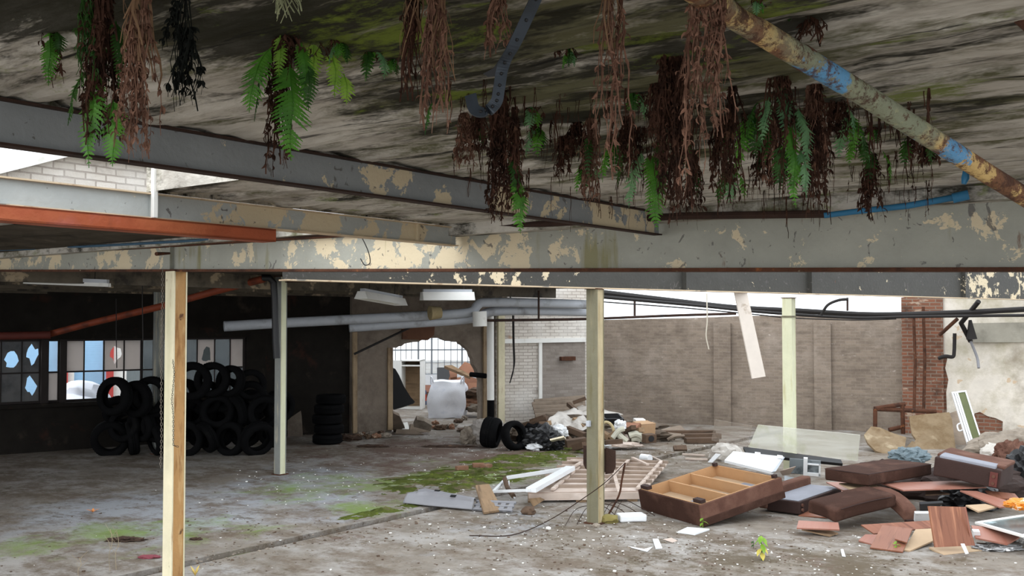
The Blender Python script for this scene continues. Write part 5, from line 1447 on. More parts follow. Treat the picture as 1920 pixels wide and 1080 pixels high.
def bil(s_, t_, dz=0.0): return FL.lerp(FR, s_).lerp(BL.lerp(BR, s_), t_) + V((0, 0, dz))


t = thing('timber_pallet', 'pale pinkish slatted timber panel lying on blocks behind the olive post', 'panel', M)
wl2 = lambda p: M.inverted() @ p
for i in range(7):
    t0, t1 = i / 7 + .012, (i + .82) / 7
    b = MB()
    k = [bil(-.01, t0), bil(1.01, t0), bil(1.01, t1), bil(-.01, t1)]
    b.add(k + [p - V((0, 0, .025)) for p in k], [(0, 1, 2, 3), (7, 6, 5, 4), (0, 1, 5, 4), (1, 2, 6, 5), (2, 3, 7, 6), (3, 0, 4, 7)])
    b.build('slat', m_pal, t, M=M @ T(wl2(k[0])))
    b = MB()
    bar(b, bil(-.02, t1 + .004, .02), bil(1.02, t1 + .004, .02), .035, .05)
    b.build('ridge_bar', m_pal_shade, t, M=M @ T(wl2(bil(0, t1))))
for s_ in (.2, .62, .95):
    b = MB()
    bar(b, bil(s_, .02, .03), bil(s_, .98, .03), .05, .03)
    b.build('batten', m_pal, t, M=M @ T(wl2(bil(s_, 0))))
for s_, t_ in ((.03, .02), (.45, .02), (.9, .02), (.05, .9), (.9, .9)):
    p = bil(s_, t_)
    MB().box((p.x - .07, p.y - .05, 0.0), (p.x + .07, p.y + .06, p.z - .025)).build('block', m_wood, t, M=M @ T(wl2(p)))
b = MB()
bar(b, bil(0, .0, -.06), bil(1, .0, -.06), .03, .09)
b.build('fascia', m_pal, t, M=M @ T(wl2(bil(0, 0))))
for i, (a, b_, lab) in enumerate((((1310, 600), (1375, 835), 'loose white lath lying across the slatted panel'), ((1490, 540), (1620, 600), 'loose lath at the back right of the slatted panel'), ((960, 560), (1120, 565), 'pale lath at the back left of the slatted panel'), ((930, 650), (1050, 580), 'short lath leaning over the back left corner'))):
    mb = MB()
    bar(mb, Z(*c7(*a), .22), Z(*c7(*b_), .22), .05, .025)
    tag(mb.build('lath', m_pal, M=T(Z(*c7(*a), .22))), lab, 'lath', 'loose laths on the slatted panel')
# white frame lying left of it
A_, B_, C_, D_ = [Z(*c7(*p), z) for p, z in (((300, 830), .12), ((415, 712), .14), ((960, 628), .25), ((620, 818), .24))]
M = frame(A_, D_ - A_)
t = thing('window_casement', 'white plastic window frame dumped left of the slatted panel', 'window frame', M)
for a, b_, w, h, nm in ((A_, B_, .04, .03, 'jamb'), (B_, C_, .05, .05, 'rail'), (C_, D_, .14, .06, 'rail'), (D_, A_, .05, .035, 'jamb')):
    mb = MB()
    bar(mb, a, b_, w, h)
    mb.build(nm, m_whitepl, t, M=M @ T(M.inverted() @ a))
mb = MB()
mb.tube(arc([Z(*c7(395, 720), .2), Z(*c7(420, 800), .12), Z(*c7(470, 870), .05)], 5), .035, 8)
tag(mb.build('rubber_strip', m_woodd, M=T(Z(*c7(395, 720), .2))), 'bent dark strip hooked over the white frame', 'strip')
mb = MB()
mb.tube(arc([Z(*c7(430, 740), .16), Z(*c7(428, 810), .08), Z(*c7(450, 860), .04), Z(*c7(480, 885), .03)], 5), .012, 6)
tag(mb.build('bent_wire', m_whitepl, M=T(Z(*c7(430, 740), .16))), 'bent pale wire inside the white frame', 'wire')
plate('plank', 'short crumbling plank propped on the grey plastic panel', 'plank', pts(c7, [(145, 775, .26), (215, 1008, .04), (375, 985, .04), (260, 765, .26)]), .03, m_wood)
plate('plank', 'weathered plank end sticking out under the white frame', 'plank', pts(c7, [(600, 890, .1), (640, 962, .0), (740, 900, .08), (700, 880, .12)]), .03, m_wood)
# grey plastic car bumper-like panels
out = [(-.0, 0), (1, 0)]
pz = [Z(*p) for p in pts(c2, [(345, 668, .03), (735, 706, .03), (765, 650, .12), (470, 588, .15), (400, 612, .13)])]
M, L, W = axes(pz[0], pz[1], pz[4])
t = thing('plastic_tray', 'grey moulded plastic panel lying left of the crumbling plank', 'plastic panel', M)
b = MB()
n = 24
loc = [M.inverted() @ p for p in pz]


def gp(s_, q):
    a = loc[0].lerp(loc[1], s_)
    c_ = loc[4].lerp(loc[3], min(1, s_ / .4)) if s_ < .4 else loc[3].lerp(loc[2], (s_ - .4) / .6)
    p = a.lerp(c_, q)
    return V((p.x, p.y, p.z + .05 * math.sin(PI * q) + (.03 if .45 < q < .8 else 0) * (1 if s_ > .2 else .3)))


b.grid(gp, 30, 14)
o = b.build('shell', m_greypl, t, solid=.012, smooth=True)
for s_, q in ((.55, .72), (.75, .5), (.32, .85)):
    p = gp(s_, q)
    MB().box((p.x - .04, p.y - .02, p.z - .004), (p.x + .04, p.y + .02, p.z + .008)).build('slot', m_blackpl, t)
pz = [Z(*p) for p in pts(c2, [(735, 712, .01), (960, 722, .02), (1000, 645, .1), (780, 660, .1)])]
M, L, W = axes(pz[0], pz[1], pz[3])
t = thing('plastic_tray', 'slotted grey plastic grille under the crumbling plank', 'plastic panel', M)
b = MB()
for i in range(5): b.box((L * (.05 + i * .2), 0, 0), (L * (.17 + i * .2), W, .02))
b.box((0, 0, .0), (L, .04, .025)).box((0, W - .04, 0), (L, W, .025)).box((0, W * .5 - .015, 0), (L, W * .5 + .015, .025))
b.build('grille', m_greypl, t)
for i, (px, py, r, m, lab, nm) in enumerate((
        (991, 964, (.09, .08, .07), m_woodd, 'dark mossy stone before the slatted panel', 'stone'), (1141, 980, (.12, .08, .07), mat('mossy_stone', (124, 114, 66), vary=.25, bump=.4), 'mossy yellowish stone at the foot of the olive post', 'stone'),
        (1028, 992, (.03, .03, .02), m_white, 'white pebble before the dark mossy stone', 'stone'), (1118, 988, (.05, .05, .03), m_stone, 'grey lump at the olive post foot', 'stone'))):
    o = MB().lump((0, 0, r[2] * .5), r, .3, i + 9, 3, 1.8, flat=True).build(nm, m, smooth=True)
    o.location = Z(px, py, 0)
    tag(o, lab, 'stone')
for i, (px, py, ry, lab) in enumerate(((866, 878, .5, 'leftmost broken brick on the moss'), (897, 873, .2, 'middle broken brick on the moss'), (912, 875, .9, 'rightmost broken brick on the moss'))):
    o = MB().rbox((-.1, -.055, 0), (.1, .055, .07), .01, 2, wob=.012, sub=1, seed=i).build('brick', m_brick1)
    o.location = Z(px, py + 3, 0)
    o.rotation_euler = (0, 0, ry)
    tag(o, lab, 'brick', 'bricks on the moss')
o = MB().rbox((0, 0, 0), (.34, .22, .09), .02, 2, wob=.012, sub=1, seed=4).build('foam_block', m_whitepl)
o.matrix_world = T(Z(1163, 980, 0)) @ Matrix.Rotation(.15, 4, 'Z')
tag(o, 'white foam block between the olive post and the sofa base', 'foam block')
plate('white_tile', 'white slab on the floor before the sofa base corner', 'tile', pts(k4, [(560, 890, .02), (720, 912, .02), (860, 865, .02), (650, 848, .02)]), .018, m_whitepl)
plate('plastic_strip', 'small lilac-white strip standing out on the bare floor', 'strip', pts(k4, [(322, 962, .02), (350, 1048, .015), (412, 1043, .015), (375, 958, .02)]), .012, m_whitepl)
plate('plastic_scrap', 'small white scrap left of the lilac-white strip', 'scrap', pts(k4, [(90, 1028, .01), (240, 1056, .01), (320, 1035, .01), (270, 1080, .01), (100, 1036, .01)]), .006, m_whitepl)
plate('paper_scrap', 'pinkish torn card right of the lilac-white strip', 'scrap', pts(k4, [(420, 965, .01), (510, 995, .01), (560, 978, .01), (500, 950, .01)]), .004, m_pal)
plate('paper_scrap', 'white scrap on the floor before the rosy plank', 'scrap', pts(c5, [(420, 1000, .03), (430, 1055, .01), (460, 1060, .01), (440, 1000, .03)]), .006, m_whitepl)
mb = MB()
mb.tube([Z(1257, 858, .05), Z(1268, 862, .05)], .055, 12).tube([Z(1226 + 18, 858, .05), Z(1257, 858, .05)], .001, 3)
o = MB().tube([Z(1203, 858, .06), Z(1219, 860, .06)], .07, 14).build('paint_tin', m_whitepl, M=T(Z(1203, 858, 0)))
tag(o, 'white tin lying on the floor right of the olive post', 'tin')
pipe('stick', 'thin pale stick pointing away from the white tin', 'stick', [Z(1222, 856, .02), Z(1243, 866, .02)], .02, m_pal, 6)
# rusty bent rod and wires at the post foot
pipe('bent_rod', 'rusty bent rod standing right of the olive post', 'rod', arc([Z(1139, 968, .01), P(1160, 930, 13.0), P(1166, 900, 13.0), P(1172, 868, 13.0)], 5), .014, m_rust, 6)
pipe('bent_rod', 'thin wire arching from the bent rod over the post', 'wire', arc([P(1172, 868, 13.0), P(1140, 900, 12.3), P(1100, 930, 12.3), P(1030, 975, 12.4), Z(960, 1003, .01), Z(880, 1004, .01)], 6), .006, m_darkrust, 5)
for i in range(5):
    x = 1060 + i * 22
    pipe('wire', ['tangled thin wire at the olive post foot, leftmost', 'second tangled wire at the olive post foot', 'tangled wire loop just before the olive post', 'tangled wire right of the olive post', 'rightmost tangled wire near the foam block'][i], 'wire', arc([Z(x, 985 - i * 3, .01), P(x + 20, 955 - i * 4, 12.9), P(x + 50, 950, 13.1), Z(x + 80, 975 - i * 2, .01)], 5), .005, m_darkrust, 4)

# --- rubble heap against the back wall
mh = [m_wood, m_woodd, m_stone, m_fibro, m_pal]


def corr(label, corners, amp=.06, waves=7, th=.02):
    w = [P(*c7(x, y), d) for x, y, d in corners]
    M, L, W = axes(w[0], w[1], w[3])
    b = MB()
    n = V((0, 0, 1))

    def f(s_, q):
        p = w[0].lerp(w[1], s_).lerp(w[3].lerp(w[2], s_), q)
        return p + M.to_3x3().col[2] * amp * math.sin(q * waves * 2 * PI)
    b.grid(f, 2, waves * 10)
    o = b.build('corrugated_sheet', m_fibro, M=M, solid=th)
    return tag(o, label, 'corrugated sheet')


corr('upper corrugated sheet leaning on the whitewashed wall', [(690, 165, 23.3), (1090, 150, 23.3), (1080, 5, 24.3), (640, 45, 24.3)], .06, 4)
corr('lower corrugated sheet with a broken wavy left edge', [(660, 200, 22.6), (1080, 170, 22.6), (1060, 60, 23.4), (625, 70, 23.4)], .07, 4)
b = MB()
fw = [P(*c7(x, y), d) for x, y, d in ((735, 330, 20.3), (800, 200, 21.2), (1100, 110, 22.4), (1400, 185, 22.0))]
gw = [P(*c7(x, y), d) for x, y, d in ((770, 360, 19.9), (880, 320, 20.2), (1100, 290, 20.6), (1440, 330, 20.6))]
fa, ga = arc(fw, 8), arc(gw, 8)
b.grid(lambda s_, q: fa[int(s_ * 24)].lerp(ga[int(s_ * 24)], q) + V((0, 0, .12 * noise.noise(V((s_ * 9, q * 4, 1))) + .16 * math.sin(PI * q))), 24, 16)
o = b.build('plastic_film', m_film, M=T(fw[0]), smooth=True)
tag(o, 'big pale plastic film draped over the rubble heap', 'plastic film')
o = MB().lump((0, 0, .1), (1.6, .75, .42), .3, 21, 5, 3.2, flat=True).build('rubble_mound', mat('heap_dirt', (96, 84, 72), vary=.3, bump=.7, bs=14, layers=[dict(c=(58, 50, 44), s=3, a=.5, b=.65, amt=.8), dict(c=(170, 160, 148), s=8, a=.66, b=.7, amt=.8)]))
o.location = (P(1100, 600, 21.3).x, 21.3, 0)
tag(o, 'earthy core of the rubble heap under the plastic film', 'rubble')
rng = random.Random(11)
hp_ = [((1000, 215), (1090, 285), .2, 'm'), ((930, 290), (1080, 350), .16, 'd'), ((920, 420), (1090, 395), .24, 'd'), ((1000, 455), (1090, 430), .18, 'd'), ((700, 275), (780, 240), .1, 'm'), ((620, 230), (740, 190), .12, 'd'), ((640, 300), (720, 250), .14, 'd'), ((560, 265), (760, 205), .14, 'd'), ((1230, 330), (1300, 370), .14, 'm'), ((1290, 360), (1350, 320), .12, 'm'), ((1440, 320), (1500, 280), .1, 'd'), ((1500, 330), (1570, 300), .12, 'm'), ((940, 80), (1010, 140), .08, 'd'), ((980, 70), (1090, 30), .08, 'd'), ((890, 330), (960, 400), .12, 'd'), ((1390, 250), (1450, 400), .06, 'p'), ((820, 300), (880, 340), .1, 'm'), ((1250, 410), (1400, 400), .1, 'd'), ((1130, 420), (1240, 440), .1, 'd'), ((1350, 240), (1440, 300), .1, 'm')]
lb = ['topmost brown plank left of the olive post on the heap', 'dark plank under the topmost brown plank', 'chunky dark beam end at the front of the heap', 'second chunky dark beam at the heap front', 'short brown stick under the film edge', 'dark stick below the corrugated sheets', 'dark offcut left of the film', 'long dark batten lying before the whitewashed wall', 'brown offcut inside the pale hose ring', 'brown offcut right of the pale hose ring', 'dark offcut by the cardboard boxes', 'brown stick under the cardboard boxes', 'dark shard on the corrugated sheet, lower', 'dark shard on the corrugated sheet, upper', 'dark board behind the white panel of the heap', 'thin pale lath standing in the heap', 'brown chip below the film edge', 'long dark plank at the heap foot right of the post', 'dark plank hidden half behind the olive post', 'brown board under the black crate']
for i, (a, b_, w, k) in enumerate(hp_):
    pa, pb = c7(*a), c7(*b_)
    d0 = 19.3 + (440 - a[1]) / 440 * 3.2
    q0, q1 = P(*pa, d0), P(*pb, d0 + rng.uniform(-.5, .1))
    q0.z, q1.z = max(q0.z, .05), max(q1.z, .05)
    mb = MB()
    bar(mb, q0, q1, w * 1.0, .05 + w * .35)
    tag(mb.build('scrap_timber', {'m': m_wood, 'd': m_woodd, 'p': m_pal}[k], M=frame(q0, q1 - q0)), lb[i], 'scrap timber', 'scrap timber in the rubble heap')


def boxat(name, label, cat, px, py, d, sz, rz, m, tilt=0.0):
    p = P(px, py, d)
    p.z = max(p.z, 0)
    t_ = thing(name, label, cat, T(p) @ Matrix.Rotation(rz, 4, 'Z') @ Matrix.Rotation(tilt, 4, 'X'))
    MB().rbox((-sz[0] / 2, -sz[1] / 2, 0), (sz[0] / 2, sz[1] / 2, sz[2]), .012, 2, wob=.012, sub=1, seed=int(px)).build('carton', m, t_)
    return t_


t = boxat('cardboard_box', 'tan cardboard box at the right end of the heap', 'box', c7(1585, 330)[0], c7(1585, 330)[1], 20.6, (.36, .3, .22), .5, mat('cardboard', (170, 138, 106), vary=.12), .15)
MB().box((-.18, -.15, .222), (.18, -.02, .228)).build('flap', mat('cardboard', 0), t)
t = boxat('white_box', 'small white box on top of the tan cardboard box', 'box', c7(1548, 258)[0], c7(1548, 258)[1], 20.8, (.22, .18, .13), .2, m_white, .1)
t = boxat('cardboard_box', 'tilted brown card box left of the tan one', 'box', c7(1490, 320)[0], c7(1490, 320)[1], 20.4, (.3, .24, .16), -.5, m_card, .3)
t = boxat('wooden_box', 'dark-faced wooden box at the right foot of the heap', 'box', c7(1630, 408)[0], c7(1630, 408)[1], 19.7, (.22, .22, .16), .3, m_woodd)
MB().tube([(0, -.118, .08), (0, -.108, .08)], .06, 14).build('round_opening', m_blackpl, t)
t = boxat('plastic_crate', 'black crate tipped over on the heap right of the post', 'crate', c7(1305, 250)[0], c7(1305, 250)[1], 20.9, (.42, .3, .17), .3, m_blackpl, .3)
MB().box((-.17, -.12, .172), (.17, .12, .18)).build('rim', m_black, t)
cc = P(*c7(1265, 325), 20.0)
ring = MB().tube([cc + V((math.cos(q) * .15, .05 * math.sin(q), math.sin(q) * .2)) for q in [2 * PI * i / 24 for i in range(25)]], .03, 8)
tag(ring.build('hose_ring', mat('beige_hose', (176, 160, 124), vary=.15), M=T(cc), smooth=True), 'pale hose ring standing up in the heap', 'hose')
for i, (L, r, lab) in enumerate((([(1320, 370), (1370, 310), (1420, 290)], .05, 'pale tube arching over the heap'), ([(1345, 320), (1400, 370), (1440, 400)], .06, 'greenish white tube bent down at the heap front'), ([(1460, 350), (1520, 335), (1570, 360), (1590, 400)], .06, 'white tube curling at the right heap foot'), ([(1480, 385), (1530, 380), (1560, 395)], .05, 'white tube stub beneath the curling tube'))):
    pipe('plastic_tube', lab, 'tube', arc([P(*c7(*p), 19.7 + i * .05) for p in L], 5), r, mat('grey_white_tube', (186, 184, 168), vary=.15), 8)
plate('appliance_sheet', 'cream board leaning at the front of the heap', 'panel', pts(c7, [(780, 380, .24), (825, 422, .1), (935, 398, .12), (900, 352, .3)]), .03, mat('cream_board', (222, 210, 184), vary=.08))
for i, (x, y, r, m, lab, nm, cat) in enumerate((
        (690, 400, (.36, .3, .26), m_blackpl, 'black bag slumped right of the tyres', 'bin_bag', 'bag'), (770, 425, (.3, .24, .2), m_blackpl, 'second black bag right of the tyres', 'bin_bag', 'bag'), (640, 365, (.26, .24, .26), m_black, 'black rag behind the hollow-faced tyre', 'rag', 'cloth'),
        (672, 445, (.2, .14, .09), m_whitepl, 'white crumpled bag at the foot of the black bags', 'plastic_bag', 'bag'), (185, 395, (.26, .16, .26), mat('dusty_sack', (138, 132, 126), vary=.2, bump=.3), 'dusty grey sack left of the tyres', 'sack', 'sack'), (95, 400, (.2, .16, .2), m_stone, 'crumpled sack at the left end by the opening', 'sack', 'sack'), (255, 270, (.3, .2, .14), m_film, 'grey plastic bag behind the tyres', 'plastic_bag', 'bag'),
        (1290, 430, (.34, .14, .06), m_whitepl, 'white plastic scraps at the heap foot right of the post', 'plastic_bag', 'bag'), (1380, 430, (.4, .16, .05), m_pal, 'pale crumpled sheet at the heap foot', 'plastic_sheet', 'sheet'), (860, 330, (.18, .12, .16), m_whitepl, 'white plastic bag under the film edge', 'plastic_bag', 'bag'), (1385, 270, (.12, .1, .12), m_whitepl, 'white carrier bag by the black crate', 'plastic_bag', 'bag'))):
    px, py = c7(x, y)
    d = (19.6 if x > 300 else 20.4) + (440 - y) / 440 * 1.8
    p = P(px, py, d)
    o = MB().lump((0, 0, 0), r, .4, i + 31, 4, 2.4).build(nm, m, smooth=False)
    o.location = (p.x, p.y, max(p.z, r[2] * .7))
    tag(o, lab, cat)
plate('sheet_board', 'flat grey board lying before the brick wall right of the heap', 'board', pts(c7, [(1570, 335, .12), (1660, 385, .04), (1990, 350, .04), (1900, 260, .12)]), .03, m_fibro)
pipe('hose', 'grey hose arched on the flat grey board', 'hose', arc([Z(*c7(1790, 385), .05), Z(*c7(1850, 355), .12), Z(*c7(1930, 352), .08)], 5), .03, m_fibro, 6)
plate('scrap_timber', 'dark timber with white end lying before the brick wall', 'scrap timber', pts(c7, [(1840, 435, .1), (1850, 470, .03), (1960, 470, .03), (1950, 430, .1)]), .06, m_woodd)
# base planks along the brick wall foot
for i, (x0, x1, y, lab) in enumerate(((1285, 1345, 826, 'old plank lying along the brick wall foot, front'), (1280, 1350, 818, 'old plank lying along the brick wall foot, middle'), (1240, 1340, 812, 'old plank lying along the brick wall foot, rear'))):
    mb = MB()
    bar(mb, Z(x0, y, .06), Z(x1, y - 1, .06), .2, .1)
    tag(mb.build('scrap_timber', m_woodd, M=T(Z(x0, y, .06))), lab, 'scrap timber')
# --- broken slabs at the opening
for i, (L, th, m, lab) in enumerate((
        ([(400, 705, .62), (402, 855, .03), (505, 855, .02), (450, 730, .5)], .06, m_fibro, 'upright broken slab at the left jamb of the opening'), ([(470, 800, .2), (480, 860, .05), (530, 850, .06), (515, 795, .2)], .06, m_white, 'small pale broken slab beside the left jamb'),
        ([(585, 745, .5), (560, 800, .3), (690, 835, .2), (700, 790, .32), (640, 755, .45)], .1, m_stone, 'dark tilted slab in the middle of the opening'), ([(540, 810, .22), (530, 880, .04), (690, 870, .04), (690, 830, .16)], .1, m_fibro, 'greenish slab under the dark tilted slab'), ([(430, 850, .1), (420, 885, .02), (640, 890, .02), (560, 850, .12)], .04, m_fibro, 'flat slab at the front of the opening rubble'))):
    plate('broken_slab', lab, 'slab', pts(c6, L), th, m, group='broken slabs at the opening')
rb = [(140, 910), (170, 905), (205, 925), (235, 905), (270, 920), (310, 905), (340, 915), (720, 850), (770, 855), (815, 845), (860, 850), (910, 800), (960, 780), (730, 815), (950, 870), (985, 890), (1010, 880), (120, 925), (880, 830), (1030, 850)]
where2 = ['left of the jamb foot', 'at the jamb foot, second', 'at the jamb foot, third', 'at the jamb foot, fourth', 'at the jamb foot, fifth', 'at the jamb foot, sixth', 'by the jamb corner', 'behind the dark tilted slab', 'before the white bulk bag', 'in the opening, middle', 'in the opening, right of middle', 'near the right jamb, rear', 'near the right jamb foot', 'between slab and bulk bag', 'left of the crumpled sack', 'beside the crumpled sack', 'behind the crumpled sack', 'at the far left of the jamb rubble', 'below the bulk bag', 'against the right jamb']
for i, ((x, y), wh_) in enumerate(zip(rb, where2)):
    px, py = c6(x, y)
    o = MB().lump((0, 0, .04), (rng.uniform(.06, .15), rng.uniform(.06, .12), rng.uniform(.04, .08)), .6, i, 3, 2.4, flat=True).build('rubble_lump', (m_stone, m_brick1, m_woodd)[i % 3])
    o.location = Z(px, py, 0)
    tag(o, 'rubble lump ' + wh_, 'rubble', 'rubble lumps by the opening')
# --- inside the far room
cb = Z(*c6(830, 752), 0)
t = thing('bulk_bag', 'white woven bulk bag standing beyond the broken opening', 'bulk bag', T(cb))
b = MB()
bm = bmesh.new()
bmesh.ops.create_cube(bm, size=1)
bmesh.ops.subdivide_edges(bm, edges=bm.edges[:], cuts=14, use_grid_fill=True)
for v in bm.verts:
    x, y, z = v.co
    k = 1.0 + .10 * math.sin(PI * (z + .5)) - .12 * max(0, z) * 2 * .5
    q = V((x * 3, y * 3, z * 3))
    r = math.hypot(x, y)
    ax, ay = x / max(.5, r / .62), y / max(.5, r / .62)
    top = .0 if z < .3 else (z - .3) * 1.2
    v.co = V((x * .9 * k * (1 - top * .35), y * .9 * k * (1 - top * .35), (z + .5) * .92)) + V((noise.noise(q), noise.noise(q + V((5, 0, 0))), noise.noise(q + V((0, 5, 0))) * .8)) * .07
b.bm(bm)
m_bag = mat('woven_white_bag', (222, 224, 230), rough=.7, vary=.06, bump=.15, bs=40, layers=[dict(c=(176, 170, 158), s=2.2, a=.6, b=.7, amt=.7), dict(c=(196, 200, 212), s=5, a=.55, b=.65, amt=.6, off=(4, 4, 1))])
b.build('sack', m_bag, t, smooth=True)
for sx in (-1, 1):
    MB().tube(arc([(sx * .34, -.36, .84), (sx * .38, -.38, 1.02), (sx * .42, -.3, 1.03), (sx * .42, -.2, .84)], 5), .02, 6).build('lifting_loop', m_bag, t, smooth=True)
# open white cupboard shell
p0 = Z(*c6(400, 690), 0)
M = frame(V((P(*c6(392, 650), 28.5).x, 28.5, 0)), V((1, -.1, 0)))
t = thing('cupboard', 'open white cupboard shell standing beyond the left jamb', 'cupboard', M)
wS = (620 - 392) * .2408 * 28.5 / 1900 * 1.02
zT = 2.5 - (600 + 312 * .2408 - 600) * 28.5 / 1900
for lo, hi, nm in (((0, 0, 0), (wS * .3, .03, zT), 'door'), ((wS * .3, 0, 0), (wS * .33, .6, zT), 'side_panel'), ((wS - .04, 0, 0), (wS, .6, zT), 'side_panel'), ((wS * .3, 0, zT - .03), (wS, .6, zT), 'top_panel'), ((wS * .33, .56, 0), (wS - .04, .6, zT), 'back_panel'), ((wS * .33, .03, 1.2), (wS - .04, .56, 1.24), 'shelf'), ((wS * .33, 0.02, 0), (wS - .04, .56, .05), 'bottom_panel')):
    MB().box(lo, hi).build(nm, m_white if nm != 'back_panel' else m_wood, t)
# black sheet hanging at the jamb
leaning('black_sheet', 'black plastic sheet hanging inside the left jamb of the opening', 'sheet', c6, [(396, 370), (420, 380), (450, 430), (490, 520), (540, 600), (572, 635), (560, 650), (470, 680), (410, 697), (398, 690)], 24.6, 24.9, 770, 690, .05, m_blackpl)
# gas bottle / drum
p = Z(*c6(641, 660), 0)
t = thing('drum', 'small blue and red drum beside the white cupboard', 'drum', T(p))
MB().tube([(0, 0, 0), (0, 0, .12)], .09, 14).build('lower_body', mat('drum_blue', (76, 84, 110)), t, smooth=True)
MB().tube([(0, 0, .12), (0, 0, .31)], .09, 14).build('red_band', mat('drum_red', (170, 72, 56)), t, smooth=True)
MB().tube([(0, 0, .31), (0, 0, .43)], [.09, .075], 14).build('cap', mat('drum_blue', 0), t, smooth=True)
# piled broken furniture to the right
fl = [('orange-brown cabinet side tipped on top of the furniture pile', [(915, 375), (960, 325), (1020, 345), (1045, 400), (1040, 415), (990, 420)], m_card), ('tan board standing upright in the furniture pile', [(840, 395), (900, 390), (900, 440), (850, 450)], m_card), ('brown board strut at the left of the furniture pile', [(855, 400), (870, 410), (845, 475), (830, 480)], m_card), ('big brown cabinet face under the tipped side', [(860, 450), (1000, 440), (1070, 460), (1070, 560), (1000, 560), (860, 480)], m_card), ('grey plank slanting down from the opening right', [(800, 355), (860, 350), (1005, 425), (1000, 440)], m_wood), ('dark cabinet carcass left of the furniture pile', [(745, 370), (860, 368), (860, 500), (745, 500)], m_blackpl), ('low brown carton left of the bulk bag', [(668, 565), (740, 565), (740, 640), (668, 640)], m_woodd), ('long brown ledge below the window, behind the bulk bag', [(625, 505), (850, 508), (850, 560), (625, 560)], m_lam), ('orange-brown cabinet front in the pile right of the bulk bag', [(985, 490), (1070, 490), (1065, 555), (1000, 550)], m_card)]
for i, (lab, ol, m) in enumerate(fl):
    d = (27.6, 27.3, 27.4, 28.2, 26.9, 30.5, 29.5, 31.5, 27.7)[i]
    leaning('cabinet_board', lab, 'cabinet part', c6, ol, d - .3, d + .4, 740, 680, .12 if i not in (5, 6, 7) else .6, m)['group'] = 'broken cabinets beyond the opening'
for i, (x, y, r) in enumerate(((985, 600, .3), (1030, 590, .34), (1060, 640, .3), (1010, 650, .34), (1050, 560, .25), (1040, 680, .25))):
    p = P(*c6(x, y), 26.6 - i * .1)
    o = MB().lump((0, 0, 0), (r, r * .8, r * .45), .5, i + 60, 3, 2.2).build('rubble_lump', (m_brick1, m_woodd, m_stone)[i % 3])
    o.location = (p.x, p.y, max(p.z, r * .3))
    tag(o, ('upper left', 'upper middle', 'lower right', 'lower middle', 'topmost', 'bottom right')[i] + ' rubble lump right of the bulk bag', 'rubble', 'rubble by the bulk bag')
b = MB()
bar(b, V((P(640, 600, 31.8).x, 31.8, 1.42)), V((P(760, 600, 31.8).x, 31.8, 1.42)), .08, .08)
# --- plants, leaves, small litter on the floor
p = Z(1428, 1050, 0)
t = thing('sapling', 'small yellow-green sapling growing from the bare floor', 'sapling', T(p))
MB().tube([(0, 0, 0), (.005, 0, .12), (-.01, 0, .25)], [.006, .005, .003], 6).build('stem', m_fern, t)
stem_ = bpy.data.objects['stem']


def leaf(b, p, d, L, W, up=V((0, 0, 1))):
    d = d.normalized()
    s_ = d.cross(up).normalized()
    n_ = s_.cross(d)
    k = len(b.v)
    for f, w in ((0, .08), (.25, .8), (.5, 1), (.75, .65), (1, .04)):
        c = p + d * L * f - n_ * L * .25 * f * f
        b.v += [c + s_ * W * w / 2 + n_ * W * .12 * w, c, c - s_ * W * w / 2 + n_ * W * .12 * w]
    for f in range(4):
        o = k + f * 3
        b.f += [(o, o + 3, o + 4, o + 1), (o + 1, o + 4, o + 5, o + 2)]


for i, (dz, yw, L) in enumerate(((.25, 4.2, .1), (.24, 5.2, .11), (.22, 3.0, .1), (.2, .2, .1), (.17, 4.8, .12), (.14, 5.6, .1), (.12, 3.8, .1), (.08, 4.7, .1))):
    b = MB()
    leaf(b, V((0, 0, dz)), V((math.cos(yw), math.sin(yw), -.6)), L, .055)
    b.build('leaf', m_ferny if i < 5 else mat('yellowing_leaf', (190, 174, 88)), stem_, recalc=False)
for nm, lab, px, py, h, m in (('seedling', 'tiny seedling at the front corner of the sofa base', 1318, 990, .12, m_ferny), ('seedling', 'tiny dark weed left of the sapling', 1413, 1028, .08, m_fernd), ('seedling', 'tiny plant before the fanned walnut panel', 1681, 1032, .1, m_ferny)):
    p = Z(px, py, 0)
    t = thing(nm, lab, 'seedling', T(p))
    st2 = MB().tube([(0, 0, 0), (0, 0, h)], .003, 5).build('stem', m, t)
    for j in range(4):
        b = MB()
        leaf(b, V((0, 0, h * (.5 + j * .16))), V((math.cos(j * 2.1 + 4), math.sin(j * 2.1 + 4), -.2)), h * .6, h * .3)
        b.build('leaf', m, st2, recalc=False)
m_dry = mat('dry_stalk', (150, 136, 112), vary=.2)
for i, (px, py, h, lab) in enumerate(((206, 1072, .42, 'taller dry weed stalk at bottom left'), (218, 1068, .38, 'dry weed stalk right of the taller one'), (118 + 30, 1085, .2, 'low dry weed at the bottom left edge'))):
    p = Z(px, py, 0)
    b = MB().tube(arc([(0, 0, 0), (-.01, 0, h * .4), (.02, 0, h * .7), (.0, 0, h)], 4), .0025, 5)
    for j in range(5):
        z = h * (.4 + j * .13)
        b.tube([(0, 0, z), (rng.uniform(-.09, .09), rng.uniform(-.05, .05), z + .08)], .0014, 4)
    o = b.build('dry_weed', m_dry)
    o.location = p
    tag(o, lab, 'weed')
b = MB()
for k in range(4): leaf(b, V((0, 0, .01)), V((math.cos(k * 1.4 + .5), math.sin(k * 1.4 + .5), .8)), .09, .035)
o = b.build('fallen_leaf', mat('orange_leaf', (214, 140, 82)), recalc=False)
o.location = Z(174, 962, 0)
tag(o, 'orange dry leaf curled on the grey floor at left', 'leaf')
b = MB()
for k in range(5): leaf(b, V((0, 0, 0)), V((math.cos(k * .9 + .4) * .5, math.sin(k * 1.4) * .3, 1)), .11, .03)
